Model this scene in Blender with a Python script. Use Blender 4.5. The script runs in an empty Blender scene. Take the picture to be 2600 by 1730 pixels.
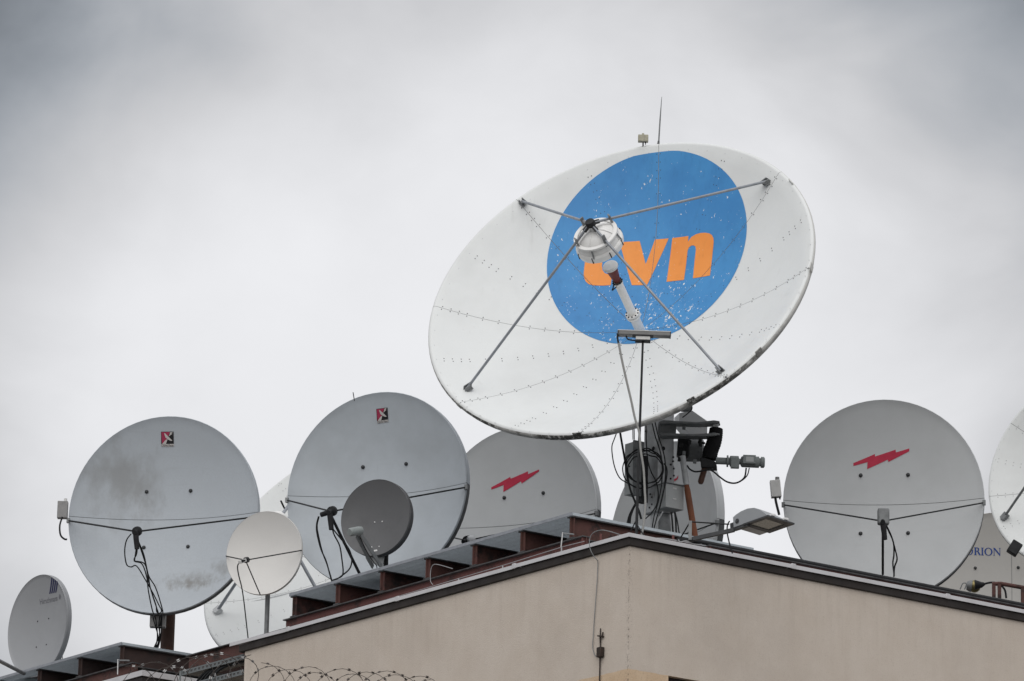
import bpy, bmesh, math, random
from mathutils import Vector as V, Matrix
random.seed(7)
scn = bpy.context.scene
COL = scn.collection

# ------------------------------------------------------------------ camera
FPX, PITCH, ROLL = 12000.0, math.radians(15.6), math.radians(1.2)
O = V((0, 0, 1.6))
_rt, _up = V((1, 0, 0)), V((0, -math.sin(PITCH), math.cos(PITCH)))
FW = V((0, math.cos(PITCH), math.sin(PITCH)))
RT = _rt*math.cos(ROLL) + _up*math.sin(ROLL)
UP = -_rt*math.sin(ROLL) + _up*math.cos(ROLL)
cd = bpy.data.cameras.new('camera'); cam = bpy.data.objects.new('camera', cd); COL.objects.link(cam)
cd.sensor_width = 36; cd.lens = FPX/2600*36; cd.clip_start = 0.5; cd.clip_end = 6000
cam.matrix_world = Matrix(((RT.x, UP.x, -FW.x, O.x), (RT.y, UP.y, -FW.y, O.y), (RT.z, UP.z, -FW.z, O.z), (0, 0, 0, 1)))
scn.camera = cam

# ------------------------------------------------------------------ sky, sun, exposure
SUN_EL, SUN_AZ = math.radians(42), math.radians(188)      # azimuth clockwise from +Y
w = bpy.data.worlds.new('World'); scn.world = w; w.use_nodes = True
nt = w.node_tree; nt.nodes.clear(); N = nt.nodes; L = nt.links
out = N.new('ShaderNodeOutputWorld'); bg = N.new('ShaderNodeBackground'); bg.inputs['Strength'].default_value = 0.1
L.new(bg.outputs[0], out.inputs[0])
sky = N.new('ShaderNodeTexSky'); sky.sky_type = 'NISHITA'; sky.sun_disc = False
sky.sun_elevation = SUN_EL; sky.sun_rotation = SUN_AZ; sky.air_density = 1.0; sky.dust_density = 3.0
tc = N.new('ShaderNodeTexCoord')
def wmath(op, a, b=None, clamp=False):
    n = N.new('ShaderNodeMath'); n.operation = op; n.use_clamp = clamp
    for i, x in enumerate((a, b)):
        if x is None: continue
        if isinstance(x, (int, float)): n.inputs[i].default_value = x
        else: L.new(x, n.inputs[i])
    return n.outputs[0]
def wnoise(scale, detail, rough, loc=(0, 0, 0), sc=(1, 1, 1), dist=0.0):
    m = N.new('ShaderNodeMapping'); m.inputs['Location'].default_value = loc; m.inputs['Scale'].default_value = sc
    L.new(tc.outputs['Generated'], m.inputs[0])
    n = N.new('ShaderNodeTexNoise'); n.inputs['Scale'].default_value = scale; n.inputs['Detail'].default_value = detail
    n.inputs['Roughness'].default_value = rough; n.inputs['Distortion'].default_value = dist
    L.new(m.outputs[0], n.inputs[0]); return n.outputs[0]
def wramp(x, a, b, lo, hi):
    n = N.new('ShaderNodeMapRange'); n.interpolation_type = 'SMOOTHSTEP'
    for i, k in ((1, a), (2, b), (3, lo), (4, hi)): n.inputs[i].default_value = k
    L.new(x, n.inputs[0]); return n.outputs[0]
def pixdir(u, v):
    d = RT*((u-1300)/FPX) + UP*((865-v)/FPX) + FW; return d.normalized()
n1 = wnoise(14, 5, 0.50, (5.2, 1.4, 2.9), (1, 1, 1.35), 0.30)
n2 = wnoise(5, 3, 0.5, (7.3, 2.2, 5.0), (1, 1, 1.4), 0.2)
n3 = wnoise(36, 4, 0.5, (1.3, 6.2, 2.0), (1, 1, 1.3), 0.2)
# layered stratus: a darker bank of cloud stands up to the left, thinner towards the right
def dotp(d):
    n = N.new('ShaderNodeVectorMath'); n.operation = 'DOT_PRODUCT'; L.new(tc.outputs['Generated'], n.inputs[0])
    n.inputs[1].default_value = tuple(d); return n.outputs['Value']
ax_up = dotp(UP.normalized()); ax_rt = dotp(RT)
ax_e = dotp((0, 0, 1))
# coordinate rising towards the upper left
diag = wmath('ADD', wmath('MULTIPLY', ax_up, 0.95), wmath('MULTIPLY', ax_rt, -0.30))
diag = wmath('ADD', diag, wmath('MULTIPLY', wmath('SUBTRACT', n1, 0.5), 0.075))
bank = wmath('MULTIPLY', wramp(diag, 0.028, 0.090, 0.0, 1.0), wramp(diag, 0.105, 0.20, 1.0, 0.0))
bank = wmath('MULTIPLY', bank, wramp(ax_e, 0.5, 0.9, 1.0, 0.3))
# thinner cloud in mid view, with lens vignetting painted into its soft falloff
gd = dotp(pixdir(1260, 1080))
glow_d = wmath('ADD', gd, wmath('MULTIPLY', wmath('SUBTRACT', n1, 0.5), 0.006))
ca = lambda a: math.cos(math.radians(a))
glow = wramp(glow_d, ca(9.2), ca(3.0), 0.0, 1.0)
far = wramp(gd, ca(16), ca(8.2), 1.0, 0.0)               # beyond this patch the overcast is even again
lum = wmath('ADD', 2.75, wmath('MULTIPLY', glow, 5.7))
lum = wmath('ADD', lum, wmath('MULTIPLY', far, 3.2))
lum = wmath('ADD', lum, wmath('MULTIPLY', wmath('SUBTRACT', n1, 0.5), wmath('ADD', 0.7, wmath('MULTIPLY', wramp(ax_up, -0.02, 0.04, 0.0, 1.0), 1.9))))
lum = wmath('ADD', lum, wmath('MULTIPLY', wmath('SUBTRACT', n2, 0.5), 1.0))
lum = wmath('ADD', lum, wmath('MULTIPLY', wmath('SUBTRACT', n3, 0.5), wmath('ADD', 0.15, wmath('MULTIPLY', wramp(ax_up, -0.02, 0.04, 0.0, 1.0), 1.1))))
lum = wmath('ADD', lum, wramp(ax_e, 0.45, 1.0, 0.0, 3.0))
lum = wmath('SUBTRACT', lum, wmath('MULTIPLY', wmath('MULTIPLY', bank, wramp(gd, ca(10.5), ca(8.4), 0.0, 1.0)), 1.5))
lum = wmath('MAXIMUM', lum, 1.2)
tint = N.new('ShaderNodeMix'); tint.data_type = 'RGBA'
L.new(wramp(lum, 2.5, 6.5, 0, 1), tint.inputs['Factor'])
tint.inputs['A'].default_value = (0.895, 0.962, 1.05, 1); tint.inputs['B'].default_value = (0.99, 0.99, 1.01, 1)
vm = N.new('ShaderNodeVectorMath'); vm.operation = 'SCALE'; L.new(tint.outputs['Result'], vm.inputs[0]); L.new(lum, vm.inputs['Scale'])
mx = N.new('ShaderNodeMix'); mx.data_type = 'RGBA'; mx.inputs['Factor'].default_value = 0.94
L.new(sky.outputs[0], mx.inputs['A']); L.new(vm.outputs[0], mx.inputs['B'])
L.new(mx.outputs['Result'], bg.inputs['Color'])
sd = bpy.data.lights.new('sun', 'SUN'); sd.energy = 1.4; sd.angle = math.radians(70); sd.color = (1.0, 0.98, 0.95)
so = bpy.data.objects.new('sun', sd); COL.objects.link(so)
sv = V((math.sin(SUN_AZ)*math.cos(SUN_EL), math.cos(SUN_AZ)*math.cos(SUN_EL), math.sin(SUN_EL)))
so.rotation_euler = sv.to_track_quat('Z', 'Y').to_euler(); so.location = (0, 0, 60)
vs = scn.view_settings; vs.view_transform = 'Standard'; vs.look = 'None'; vs.exposure = 0.05; vs.gamma = 1.0
vs.use_curve_mapping = False

# ------------------------------------------------------------------ measuring helpers
def ray(u, v):
    d = RT*((u-1300)/FPX) + UP*((865-v)/FPX) + FW
    return d/d.y
def P(u, v, Y): return O + ray(u, v)*Y
C0 = P(1599, 1356, 50.0)                                  # top corner of the coping
YAW = math.radians(36.5)
A_ = V((-math.sin(YAW), math.cos(YAW), 0)); B_ = V((math.cos(YAW), math.sin(YAW), 0)); Z_ = V((0, 0, 1))
def R(s, t, z): return C0 + A_*s + B_*t + Z_*z           # roof frame: s along left wall, t along right wall
def on_t(u, v, t):
    D = ray(u, v); k = (C0+B_*t-O).dot(B_)/D.dot(B_); return O+D*k
def on_s(u, v, s):
    D = ray(u, v); k = (C0+A_*s-O).dot(A_)/D.dot(A_); return O+D*k
def crop(x0, y0, s): return lambda x, y: (x0+x/s, y0+y/s)
z0 = crop(0, 1000, 2.148); z1 = crop(1060, 230, 1.7423); z2 = crop(650, 950, 2.613); z3 = crop(1100, 1000, 2.946)
z4 = crop(1500, 1020, 3.825); z5 = crop(1900, 980, 2.24); zs = crop(1380, 500, 3.919); zc = crop(450, 1350, 3.367)
zd = crop(0, 1400, 3.683); ze = crop(1300, 1280, 3.485); zr = crop(2400, 1280, 5.6); zh = crop(0, 1440, 5.41)
zw = crop(300, 1590, 5.612); zk = crop(850, 1200, 6.03); zt = crop(1600, 230, 9.225); zl = crop(1500, 580, 3.7325)
zm = crop(570, 1280, 4.356)

# ------------------------------------------------------------------ materials
def new_mat(name):
    m = bpy.data.materials.new(name); m.use_nodes = True
    return m, m.node_tree, m.node_tree.nodes['Principled BSDF']
class NT:
    def __init__(s, name, rough=0.6, metal=0.0, spec=0.4):
        s.m, s.t, s.b = new_mat(name); s.n = s.t.nodes; s.l = s.t.links
        s.b.inputs['Roughness'].default_value = rough; s.b.inputs['Metallic'].default_value = metal
        s.b.inputs['Specular IOR Level'].default_value = spec
        s.tc = s.n.new('ShaderNodeTexCoord').outputs['Object']
    def noise(s, scale, detail=4, rough=0.55, sc=(1, 1, 1), loc=(0, 0, 0)):
        m = s.n.new('ShaderNodeMapping'); m.inputs['Scale'].default_value = sc; m.inputs['Location'].default_value = loc
        s.l.new(s.tc, m.inputs[0]); n = s.n.new('ShaderNodeTexNoise')
        n.inputs['Scale'].default_value = scale; n.inputs['Detail'].default_value = detail; n.inputs['Roughness'].default_value = rough
        s.l.new(m.outputs[0], n.inputs[0]); return n.outputs[0]
    def ramp(s, x, a, b, lo=0.0, hi=1.0):
        n = s.n.new('ShaderNodeMapRange'); n.interpolation_type = 'SMOOTHSTEP'
        for i, k in ((1, a), (2, b), (3, lo), (4, hi)): n.inputs[i].default_value = k
        s.l.new(x, n.inputs[0]); return n.outputs[0]
    def math(s, op, a, b=None):
        n = s.n.new('ShaderNodeMath'); n.operation = op
        for i, x in enumerate((a, b)):
            if x is None: continue
            if isinstance(x, (int, float)): n.inputs[i].default_value = x
            else: s.l.new(x, n.inputs[i])
        return n.outputs[0]
    def mix(s, f, a, b):
        n = s.n.new('ShaderNodeMix'); n.data_type = 'RGBA'
        for k, x in (('Factor', f), ('A', a), ('B', b)):
            if isinstance(x, (int, float)): n.inputs[k].default_value = x
            elif isinstance(x, tuple): n.inputs[k].default_value = (x[0], x[1], x[2], 1)
            else: s.l.new(x, n.inputs[k])
        return n.outputs['Result']
    def dist(s, c, sc=(1, 1, 1)):
        m = s.n.new('ShaderNodeVectorMath'); m.operation = 'SUBTRACT'; s.l.new(s.tc, m.inputs[0]); m.inputs[1].default_value = tuple(c)
        k = s.n.new('ShaderNodeVectorMath'); k.operation = 'MULTIPLY'; s.l.new(m.outputs[0], k.inputs[0]); k.inputs[1].default_value = sc
        d = s.n.new('ShaderNodeVectorMath'); d.operation = 'LENGTH'; s.l.new(k.outputs[0], d.inputs[0]); return d.outputs['Value']
    def sep(s):
        n = s.n.new('ShaderNodeSeparateXYZ'); s.l.new(s.tc, n.inputs[0]); return n.outputs
    def color(s, c):
        if isinstance(c, tuple): s.b.inputs['Base Color'].default_value = (*c, 1)
        else: s.l.new(c, s.b.inputs['Base Color'])
        return s
    def bump(s, h, strength=0.2, dist=0.01):
        n = s.n.new('ShaderNodeBump'); n.inputs['Strength'].default_value = strength; n.inputs['Distance'].default_value = dist
        s.l.new(h, n.inputs['Height']); s.l.new(n.outputs[0], s.b.inputs['Normal']); return s
    def rough(s, x): s.l.new(x, s.b.inputs['Roughness']); return s

def weathered(name, base, dark, amt=0.35, rough=0.6, metal=0.0, scale=2.0, streak=0.25, spec=0.4, stains=(), hstreak=0.0):
    k = NT(name, rough, metal, spec)
    big = k.ramp(k.noise(scale, 5, 0.6), 0.35, 0.75, 0, amt)
    st = k.ramp(k.noise(9, 4, 0.6, (1, 1, 0.13)), 0.55, 0.8, 0, streak)
    fine = k.ramp(k.noise(55, 3, 0.6), 0.3, 0.7, 0.0, 0.12)
    f = k.math('MAXIMUM', k.math('MAXIMUM', big, st), fine)
    if hstreak: f = k.math('MAXIMUM', f, k.ramp(k.noise(7, 5, 0.65, (.35, .35, 2.2), (3, 1, 4)), 0.48, 0.75, 0, hstreak))
    for (c, sc, col, a, nsc) in stains:
        d = k.dist(c, sc); nn = k.noise(nsc, 6, 0.65, (1, 1, 0.6))
        e = k.math('ADD', d, k.math('MULTIPLY', k.math('SUBTRACT', nn, 0.5), 2.2))
        f = k.math('MAXIMUM', f, k.ramp(e, -0.2, 1.05, a, 0.0))
    k.color(k.mix(f, base, dark))
    k.bump(k.noise(30, 4), 0.08, 0.004)
    k.rough(k.ramp(k.noise(6, 3), 0.3, 0.7, rough-0.08, rough+0.12))
    return k.m
def simple(name, col, rough=0.5, metal=0.0, var=0.25, scale=25, spec=0.22):
    k = NT(name, rough, metal, spec)
    d = tuple(c*(1-var) for c in col)
    k.color(k.mix(k.noise(scale, 4, 0.6), d, tuple(min(1, c*(1+var*0.6)) for c in col)))
    k.rough(k.ramp(k.noise(scale*0.6, 3), 0.3, 0.7, max(0.05, rough-0.1), rough+0.12))
    return k.m
def rusty(name, paint, rust, black, rustamt=0.5, blackamt=0.5):
    k = NT(name, 0.75)
    n_a = k.ramp(k.noise(5, 6, 0.65), 0.45, 0.62, 0, rustamt)
    n_b = k.ramp(k.noise(3.2, 6, 0.7, loc=(4, 2, 1)), 0.5, 0.66, 0, blackamt)
    n_c = k.ramp(k.noise(28, 4, 0.7, loc=(1, 5, 1)), 0.55, 0.75, 0, 0.5)
    c = k.mix(n_a, paint, rust); c = k.mix(n_c, c, black); c = k.mix(n_b, c, black)
    k.color(c); k.bump(k.noise(40, 5, 0.7), 0.3, 0.004)
    return k.m

M = {}
M['white_dish'] = weathered('white_gelcoat', (0.71, 0.73, 0.73), (0.52, 0.53, 0.52), 0.28, 0.45, 0, 1.2, 0.36)
M['white_part'] = weathered('white_painted_metal', (0.80, 0.80, 0.79), (0.50, 0.50, 0.48), 0.25, 0.45, 0, 6, 0.2)
M['blue_grey'] = weathered('blue_grey_painted_fibreglass', (0.45, 0.49, 0.53), (0.33, 0.355, 0.375), 0.5, 0.5, 0, 1.6, 0.3, hstreak=.35)
M['mid_grey'] = weathered('mid_grey_painted_fibreglass', (0.52, 0.538, 0.55), (0.42, 0.435, 0.44), 0.45, 0.55, 0, 1.3, 0.30, hstreak=.25)
M['warm_white'] = weathered('warm_white_dish', (0.70, 0.69, 0.67), (0.52, 0.51, 0.50), 0.25, 0.5, 0, 2, 0.1)
M['beige'] = weathered('beige_dish', (0.45, 0.44, 0.42), (0.38, 0.37, 0.35), 0.25, 0.55, 0, 1.5, 0.15)
M['pale_grey'] = weathered('pale_grey_dish', (0.31, 0.32, 0.335), (0.25, 0.255, 0.27), 0.3, 0.5, 0, 2, 0.12)
M['charcoal'] = weathered('charcoal_dish', (0.105, 0.107, 0.112), (0.085, 0.086, 0.09), 0.4, 0.5, 0, 3, 0.15)
M['charcoal_rim'] = simple('charcoal_rim', (0.07, 0.07, 0.075), 0.55)
M['trim'] = weathered('dark_rim_flange', (0.10, 0.105, 0.11), (0.03, 0.03, 0.03), 0.6, 0.7, 0, 5, 0.3)  # darker flange colour for the lower rim halves
M['galv'] = weathered('galvanised_steel', (0.56, 0.575, 0.585), (0.36, 0.37, 0.375), 0.6, 0.5, 0.15, 14, 0.3)
M['galv_dark'] = weathered('dull_galvanised_steel', (0.23, 0.24, 0.245), (0.10, 0.105, 0.11), 0.6, 0.55, 0.15, 12, 0.3)
M['housing'] = weathered('hub_housing_grey', (0.66, 0.67, 0.675), (0.5, 0.51, 0.51), 0.3, 0.5, 0, 6, 0.2)
M['strut'] = weathered('strut_tube', (0.30, 0.32, 0.35), (0.16, 0.17, 0.19), 0.5, 0.45, 0.3, 12, 0.2)
M['black'] = simple('black_steel', (0.022, 0.023, 0.025), 0.55)
M['rubber'] = simple('black_rubber', (0.016, 0.016, 0.018), 0.7)
M['bellows'] = simple('black_bellows_canvas', (0.012, 0.012, 0.013), 0.9)
M['cable'] = simple('black_cable', (0.018, 0.019, 0.021), 0.5)
M['grey_cable'] = simple('grey_hose', (0.30, 0.30, 0.29), 0.6)
M['bolt'] = simple('bolt_heads', (0.06, 0.062, 0.065), 0.5, 0.4)
M['rivet_pale'] = simple('pale_rivets', (0.48, 0.485, 0.49), 0.6)
M['seam'] = simple('seam_sealant', (0.17, 0.175, 0.18), 0.8)
M['cabinet'] = weathered('cabinet_grey', (0.47, 0.49, 0.49), (0.33, 0.34, 0.34), 0.4, 0.55, 0, 5, 0.3)
M['plate_label'] = simple('white_label', (0.75, 0.75, 0.75), 0.5)
M['motor'] = simple('grey_green_motor', (0.25, 0.275, 0.275), 0.5)
M['maroon'] = simple('maroon_horn', (0.16, 0.045, 0.04), 0.5)
M['rust_pipe'] = rusty('rust_brown_pipe', (0.055, 0.028, 0.02), (0.09, 0.035, 0.02), (0.02, 0.014, 0.012), 0.6, 0.6)
M['orange_pipe'] = rusty('orange_primer_pipe', (0.215, 0.078, 0.040), (0.14, 0.055, 0.03), (0.10, 0.05, 0.035), 0.5, 0.25)
M['tube_brown'] = simple('brown_screw_tube', (0.11, 0.06, 0.045), 0.4, 0.2)
M['beam'] = rusty('red_oxide_steel', (0.095, 0.040, 0.034), (0.07, 0.033, 0.024), (0.018, 0.015, 0.014), 0.6, 0.95)
M['beam_dark'] = rusty('blackened_steel', (0.040, 0.024, 0.022), (0.05, 0.027, 0.022), (0.016, 0.014, 0.014), 0.5, 0.9)
M['beam_red'] = rusty('red_oxide_paint', (0.125, 0.047, 0.043), (0.09, 0.038, 0.03), (0.024, 0.018, 0.017), 0.55, 0.75)
M['flange'] = weathered('dark_beam_flange', (0.075, 0.075, 0.078), (0.02, 0.018, 0.018), 0.8, 0.5, 0.2, 8, 0.3)
M['grating'] = simple('galvanised_grating', (0.46, 0.51, 0.55), 0.5, 0.0)
M['coping'] = weathered('light_sheet_metal', (0.56, 0.555, 0.57), (0.42, 0.41, 0.41), 0.4, 0.4, 0.2, 3, 0.25)
M['fascia'] = weathered('dark_brown_fascia', (0.028, 0.022, 0.020), (0.012, 0.01, 0.01), 0.6, 0.7, 0, 4, 0.3)
M['roofing'] = simple('roofing_felt', (0.07, 0.068, 0.066), 0.9)
M['red_mark'] = simple('red_printed_mark', (0.50, 0.04, 0.08), 0.55, 0, 0.22, 9)
M['logo_red'] = simple('logo_red', (0.36, 0.04, 0.09), 0.5, 0, 0.3, 30)
M['logo_black'] = simple('logo_black', (0.02, 0.02, 0.022), 0.5)
M['logo_white'] = simple('logo_white', (0.52, 0.50, 0.49), 0.5)
M['navy'] = simple('navy_print', (0.02, 0.022, 0.09), 0.5)
M['blue_print'] = simple('blue_print', (0.035, 0.075, 0.27), 0.5)
M['grey_print'] = simple('grey_print', (0.17, 0.17, 0.19), 0.5)
M['lamp'] = weathered('street_lamp_grey', (0.30, 0.315, 0.33), (0.24, 0.25, 0.26), 0.3, 0.45, 0.1, 8, 0.1)
M['lamp_dark'] = simple('lamp_frame', (0.06, 0.062, 0.066), 0.5)
M['led_glass'] = simple('led_cover', (0.33, 0.33, 0.30), 0.25, 0, 0.12, 40)
M['panel_grey'] = simple('lamp_bar_front', (0.20, 0.20, 0.20), 0.4)
M['box_white'] = weathered('white_box', (0.62, 0.62, 0.61), (0.4, 0.4, 0.39), 0.4, 0.5, 0, 14, 0.3)
M['box_beige'] = weathered('beige_box', (0.42, 0.40, 0.31), (0.14, 0.13, 0.10), 0.5, 0.6, 0, 26, 0.3)
M['box_grey'] = weathered('grey_box', (0.27, 0.27, 0.27), (0.13, 0.13, 0.13), 0.5, 0.6, 0, 18, 0.3)
M['gold'] = simple('brassy_feed', (0.24, 0.20, 0.09), 0.3, 0.7)
M['tray'] = simple('cable_tray', (0.17, 0.185, 0.19), 0.5, 0.3)
M['razor'] = simple('razor_wire', (0.07, 0.06, 0.055), 0.5, 0.4)
M['razor_bright'] = simple('bright_razor_wire', (0.42, 0.42, 0.42), 0.45, 0.3)
M['wire'] = simple('zinc_wire', (0.34, 0.34, 0.35), 0.5, 0.2)
M['rust_box'] = rusty('rusty_clamp', (0.03, 0.022, 0.018), (0.06, 0.03, 0.02), (0.014, 0.012, 0.01), 0.5, 0.5)
M['white_post'] = simple('white_post', (0.62, 0.62, 0.62), 0.5)
M['asphalt'] = simple('paving', (0.17, 0.165, 0.16), 0.9, 0, 0.3, 4)
M['window_frame'] = simple('dark_window_frame', (0.03, 0.02, 0.018), 0.5)
k = NT('window_glass', 0.08, 0, 0.5); k.color(k.mix(k.noise(3), (0.02, 0.02, 0.022), (0.03, 0.03, 0.033))); M['glass'] = k.m

# ------------------------------------------------------------------ mesh helpers
ROOT = {}
class MB:
    def __init__(s): s.v = []; s.f = []
    def add(s, vs, fs):
        b = len(s.v); s.v += [V(x) for x in vs]; s.f += [tuple(i+b for i in f) for f in fs]; return s
    def box(s, c, hx, hy, hz, X=V((1, 0, 0)), Y=V((0, 1, 0)), Z=V((0, 0, 1))):
        vs = [c+X*(hx*i)+Y*(hy*j)+Z*(hz*k) for k in (-1, 1) for j in (-1, 1) for i in (-1, 1)]
        return s.add(vs, [(0, 2, 3, 1), (4, 5, 7, 6), (0, 1, 5, 4), (2, 6, 7, 3), (0, 4, 6, 2), (1, 3, 7, 5)])
    def bar(s, p, q, wdt, hgt, side=None):
        d = (q-p); l = d.length; d = d/l
        sd_ = (side if side is not None else (Z_ if abs(d.z) < 0.9 else V((1, 0, 0))))
        x = d.cross(sd_).normalized(); y = x.cross(d).normalized()
        return s.box((p+q)/2, l/2, wdt/2, hgt/2, d, x, y)
    def tube(s, pts, r, n=8, cap=True):
        pts = [V(p) for p in pts]; rs = r if isinstance(r, (list, tuple)) else [r]*len(pts)
        t0 = (pts[1]-pts[0]).normalized(); x = t0.orthogonal().normalized(); rings = []
        b = len(s.v)
        for i, p in enumerate(pts):
            t = (pts[min(i+1, len(pts)-1)]-pts[max(i-1, 0)])
            if t.length < 1e-9: t = t0
            t = t.normalized(); x = (x-t*x.dot(t)).normalized(); y = t.cross(x)
            s.v += [p+(x*math.cos(2*math.pi*j/n)+y*math.sin(2*math.pi*j/n))*rs[i] for j in range(n)]
        m = len(pts)
        for i in range(m-1):
            for j in range(n):
                s.f.append((b+i*n+j, b+i*n+(j+1) % n, b+(i+1)*n+(j+1) % n, b+(i+1)*n+j))
        if cap:
            s.f.append(tuple(b+j for j in range(n))[::-1]); s.f.append(tuple(b+(m-1)*n+j for j in range(n)))
        return s
    def lathe(s, prof, c, u, v, n, seg=24, a0=0.0, a1=2*math.pi, su=1.0, sv=1.0):
        full = abs(a1-a0-2*math.pi) < 1e-6; m = seg if full else seg+1; b = len(s.v)
        for (r, z) in prof:
            for j in range(m):
                a = a0+(a1-a0)*j/seg
                s.v.append(c+u*(r*su*math.cos(a))+v*(r*sv*math.sin(a))+n*z)
        for i in range(len(prof)-1):
            for j in range(seg):
                j2 = (j+1) % m if full else j+1
                s.f.append((b+i*m+j, b+i*m+j2, b+(i+1)*m+j2, b+(i+1)*m+j))
        return s
    def prism(s, poly, f, dz0, dz1):
        # poly: list of 2-D points, f maps (x, y, z) to space
        n = len(poly); vs = [f(x, y, dz0) for x, y in poly]+[f(x, y, dz1) for x, y in poly]
        fs = [tuple(range(n))[::-1], tuple(range(n, 2*n))]+[(i, (i+1) % n, n+(i+1) % n, n+i) for i in range(n)]
        return s.add(vs, fs)
    def ball(s, c, r, seg=10, rings=6, z=None):
        z = z or Z_; u = z.orthogonal().normalized(); v = z.cross(u)
        return s.lathe([(max(1e-4, r*math.sin(math.pi*i/rings)), -r*math.cos(math.pi*i/rings)) for i in range(rings+1)], c, u, v, z, seg)
    def build(s, name, mat, parent=None, bevel=0.0, angle=38):
        me = bpy.data.meshes.new(name)
        off = ROOT.get(parent.name, V((0, 0, 0))) if parent else None
        own = V((0, 0, 0))
        if parent is None:
            own = sum(s.v, V((0, 0, 0)))/len(s.v); zmin = min(p.z for p in s.v); own = V((own.x, own.y, zmin)); off = own
        me.from_pydata([tuple(p-off) for p in s.v], [], s.f); me.update()
        bm = bmesh.new(); bm.from_mesh(me); bmesh.ops.recalc_face_normals(bm, faces=bm.faces); bm.to_mesh(me); bm.free()
        for p in me.polygons: p.use_smooth = True
        me.set_sharp_from_angle(angle=math.radians(angle))
        o = bpy.data.objects.new(name, me); COL.objects.link(o)
        me.materials.append(mat if not isinstance(mat, str) else M[mat])
        if parent: o.parent = parent
        else: o.location = own
        ROOT[o.name] = off
        if bevel:
            bv = o.modifiers.new('bevel', 'BEVEL'); bv.width = bevel; bv.segments = 2; bv.limit_method = 'ANGLE'; bv.angle_limit = math.radians(40)
        return o
def thing(name, loc, label, cat, group=None):
    o = bpy.data.objects.new(name, None); COL.objects.link(o); o.location = loc; ROOT[o.name] = V(loc)
    o.empty_display_size = 0.3
    return tag(o, label, cat, group)
def tag(o, label, cat, group=None):
    o['label'] = label; o['category'] = cat
    if group: o['group'] = group
    return o
def stuff(o): o['kind'] = 'stuff'; return o
def structure(o): o['kind'] = 'structure'; return o
def spline(pts, k=6):
    pts = [V(p) for p in pts]; q = [pts[0]*2-pts[1]]+pts+[pts[-1]*2-pts[-2]]; o = []
    for i in range(1, len(q)-2):
        a, b, c, d = q[i-1:i+3]
        for j in range(k):
            t = j/k; o.append(0.5*((2*b)+(c-a)*t+(2*a-5*b+4*c-d)*t*t+(3*b-a-3*c+d)*t**3))
    return o+[pts[-1]]
def cable(parent, pts, r=0.009, mat='cable', name='cable', n=6):
    return MB().tube(spline(pts), r, n).build(name, mat, parent, angle=80)
def text_mesh(txt, width, shear=0.0, height=None):
    cu = bpy.data.curves.new('t', 'FONT'); cu.body = txt; cu.align_x = 'CENTER'; cu.align_y = 'CENTER'; cu.resolution_u = 3; cu.shear = shear
    o = bpy.data.objects.new('t', cu); COL.objects.link(o); bpy.context.view_layer.update()
    me = bpy.data.meshes.new_from_object(o.evaluated_get(bpy.context.evaluated_depsgraph_get()))
    xs = [v.co.x for v in me.vertices]; ys = [v.co.y for v in me.vertices]
    k = width/(max(xs)-min(xs)); cx = (max(xs)+min(xs))/2; cy = (max(ys)+min(ys))/2
    ky = k if height is None else height/(max(ys)-min(ys))
    vs = [((v.co.x-cx)*k, (v.co.y-cy)*ky) for v in me.vertices]; fs = [tuple(p.vertices) for p in me.polygons]
    bpy.data.objects.remove(o); bpy.data.meshes.remove(me); bpy.data.curves.remove(cu)
    return vs, fs

# ------------------------------------------------------------------ dish frames
class Frame:
    """paraboloid seen from the front: u right, v up, n out of the bowl; c = centre of the rim plane"""
    def __init__(s, c, u, v, n, ru, rv, d): s.c, s.u, s.v, s.n, s.ru, s.rv, s.d = c, u, v, n, ru, rv, d
    def zof(s, x, y): return -s.d*(1-(x/s.ru)**2-(y/s.rv)**2)
    def at(s, x, y, off=0.0):
        nx, ny = -2*s.d*x/s.ru**2, -2*s.d*y/s.rv**2; nn = (s.u*nx+s.v*ny+s.n).normalized()
        return s.c+s.u*x+s.v*y+s.n*s.zof(x, y)+nn*off
    def nrm(s, x, y): return (s.u*(-2*s.d*x/s.ru**2)+s.v*(-2*s.d*y/s.rv**2)+s.n).normalized()
    def inv(s, px, py):
        D = ray(px, py); o_ = O-s.c; o = (o_.dot(s.u), o_.dot(s.v), o_.dot(s.n)); q = (D.dot(s.u), D.dot(s.v), D.dot(s.n))
        a = s.d*((q[0]/s.ru)**2+(q[1]/s.rv)**2); b = 2*s.d*(o[0]*q[0]/s.ru**2+o[1]*q[1]/s.rv**2)-q[2]
        c = s.d*((o[0]/s.ru)**2+(o[1]/s.rv)**2)-s.d-o[2]; disc = b*b-4*a*c
        if disc < 0: disc = 0
        best = None
        for t in ((-b+math.sqrt(disc))/2/a, (-b-math.sqrt(disc))/2/a):
            x, y = o[0]+q[0]*t, o[1]+q[1]*t
            rr = (x/s.ru)**2+(y/s.rv)**2
            if best is None or rr < best[0]-0.3: best = (rr, x, y)
        return best[1], best[2]
def frame_tilt(px, py, Y, tilt, dx, dy, ru, rv, d):
    c = P(px, py, Y); wv = (O-c).normalized(); r_ = (RT-wv*RT.dot(wv)).normalized(); u_ = wv.cross(r_)
    l = math.hypot(dx, dy); i = r_*(dx/l)+u_*(dy/l)
    n = wv*math.cos(tilt)+i*math.sin(tilt); v = i*math.cos(tilt)-wv*math.sin(tilt); u = v.cross(n)
    return Frame(c, u, v, n, ru, rv, d)
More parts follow.
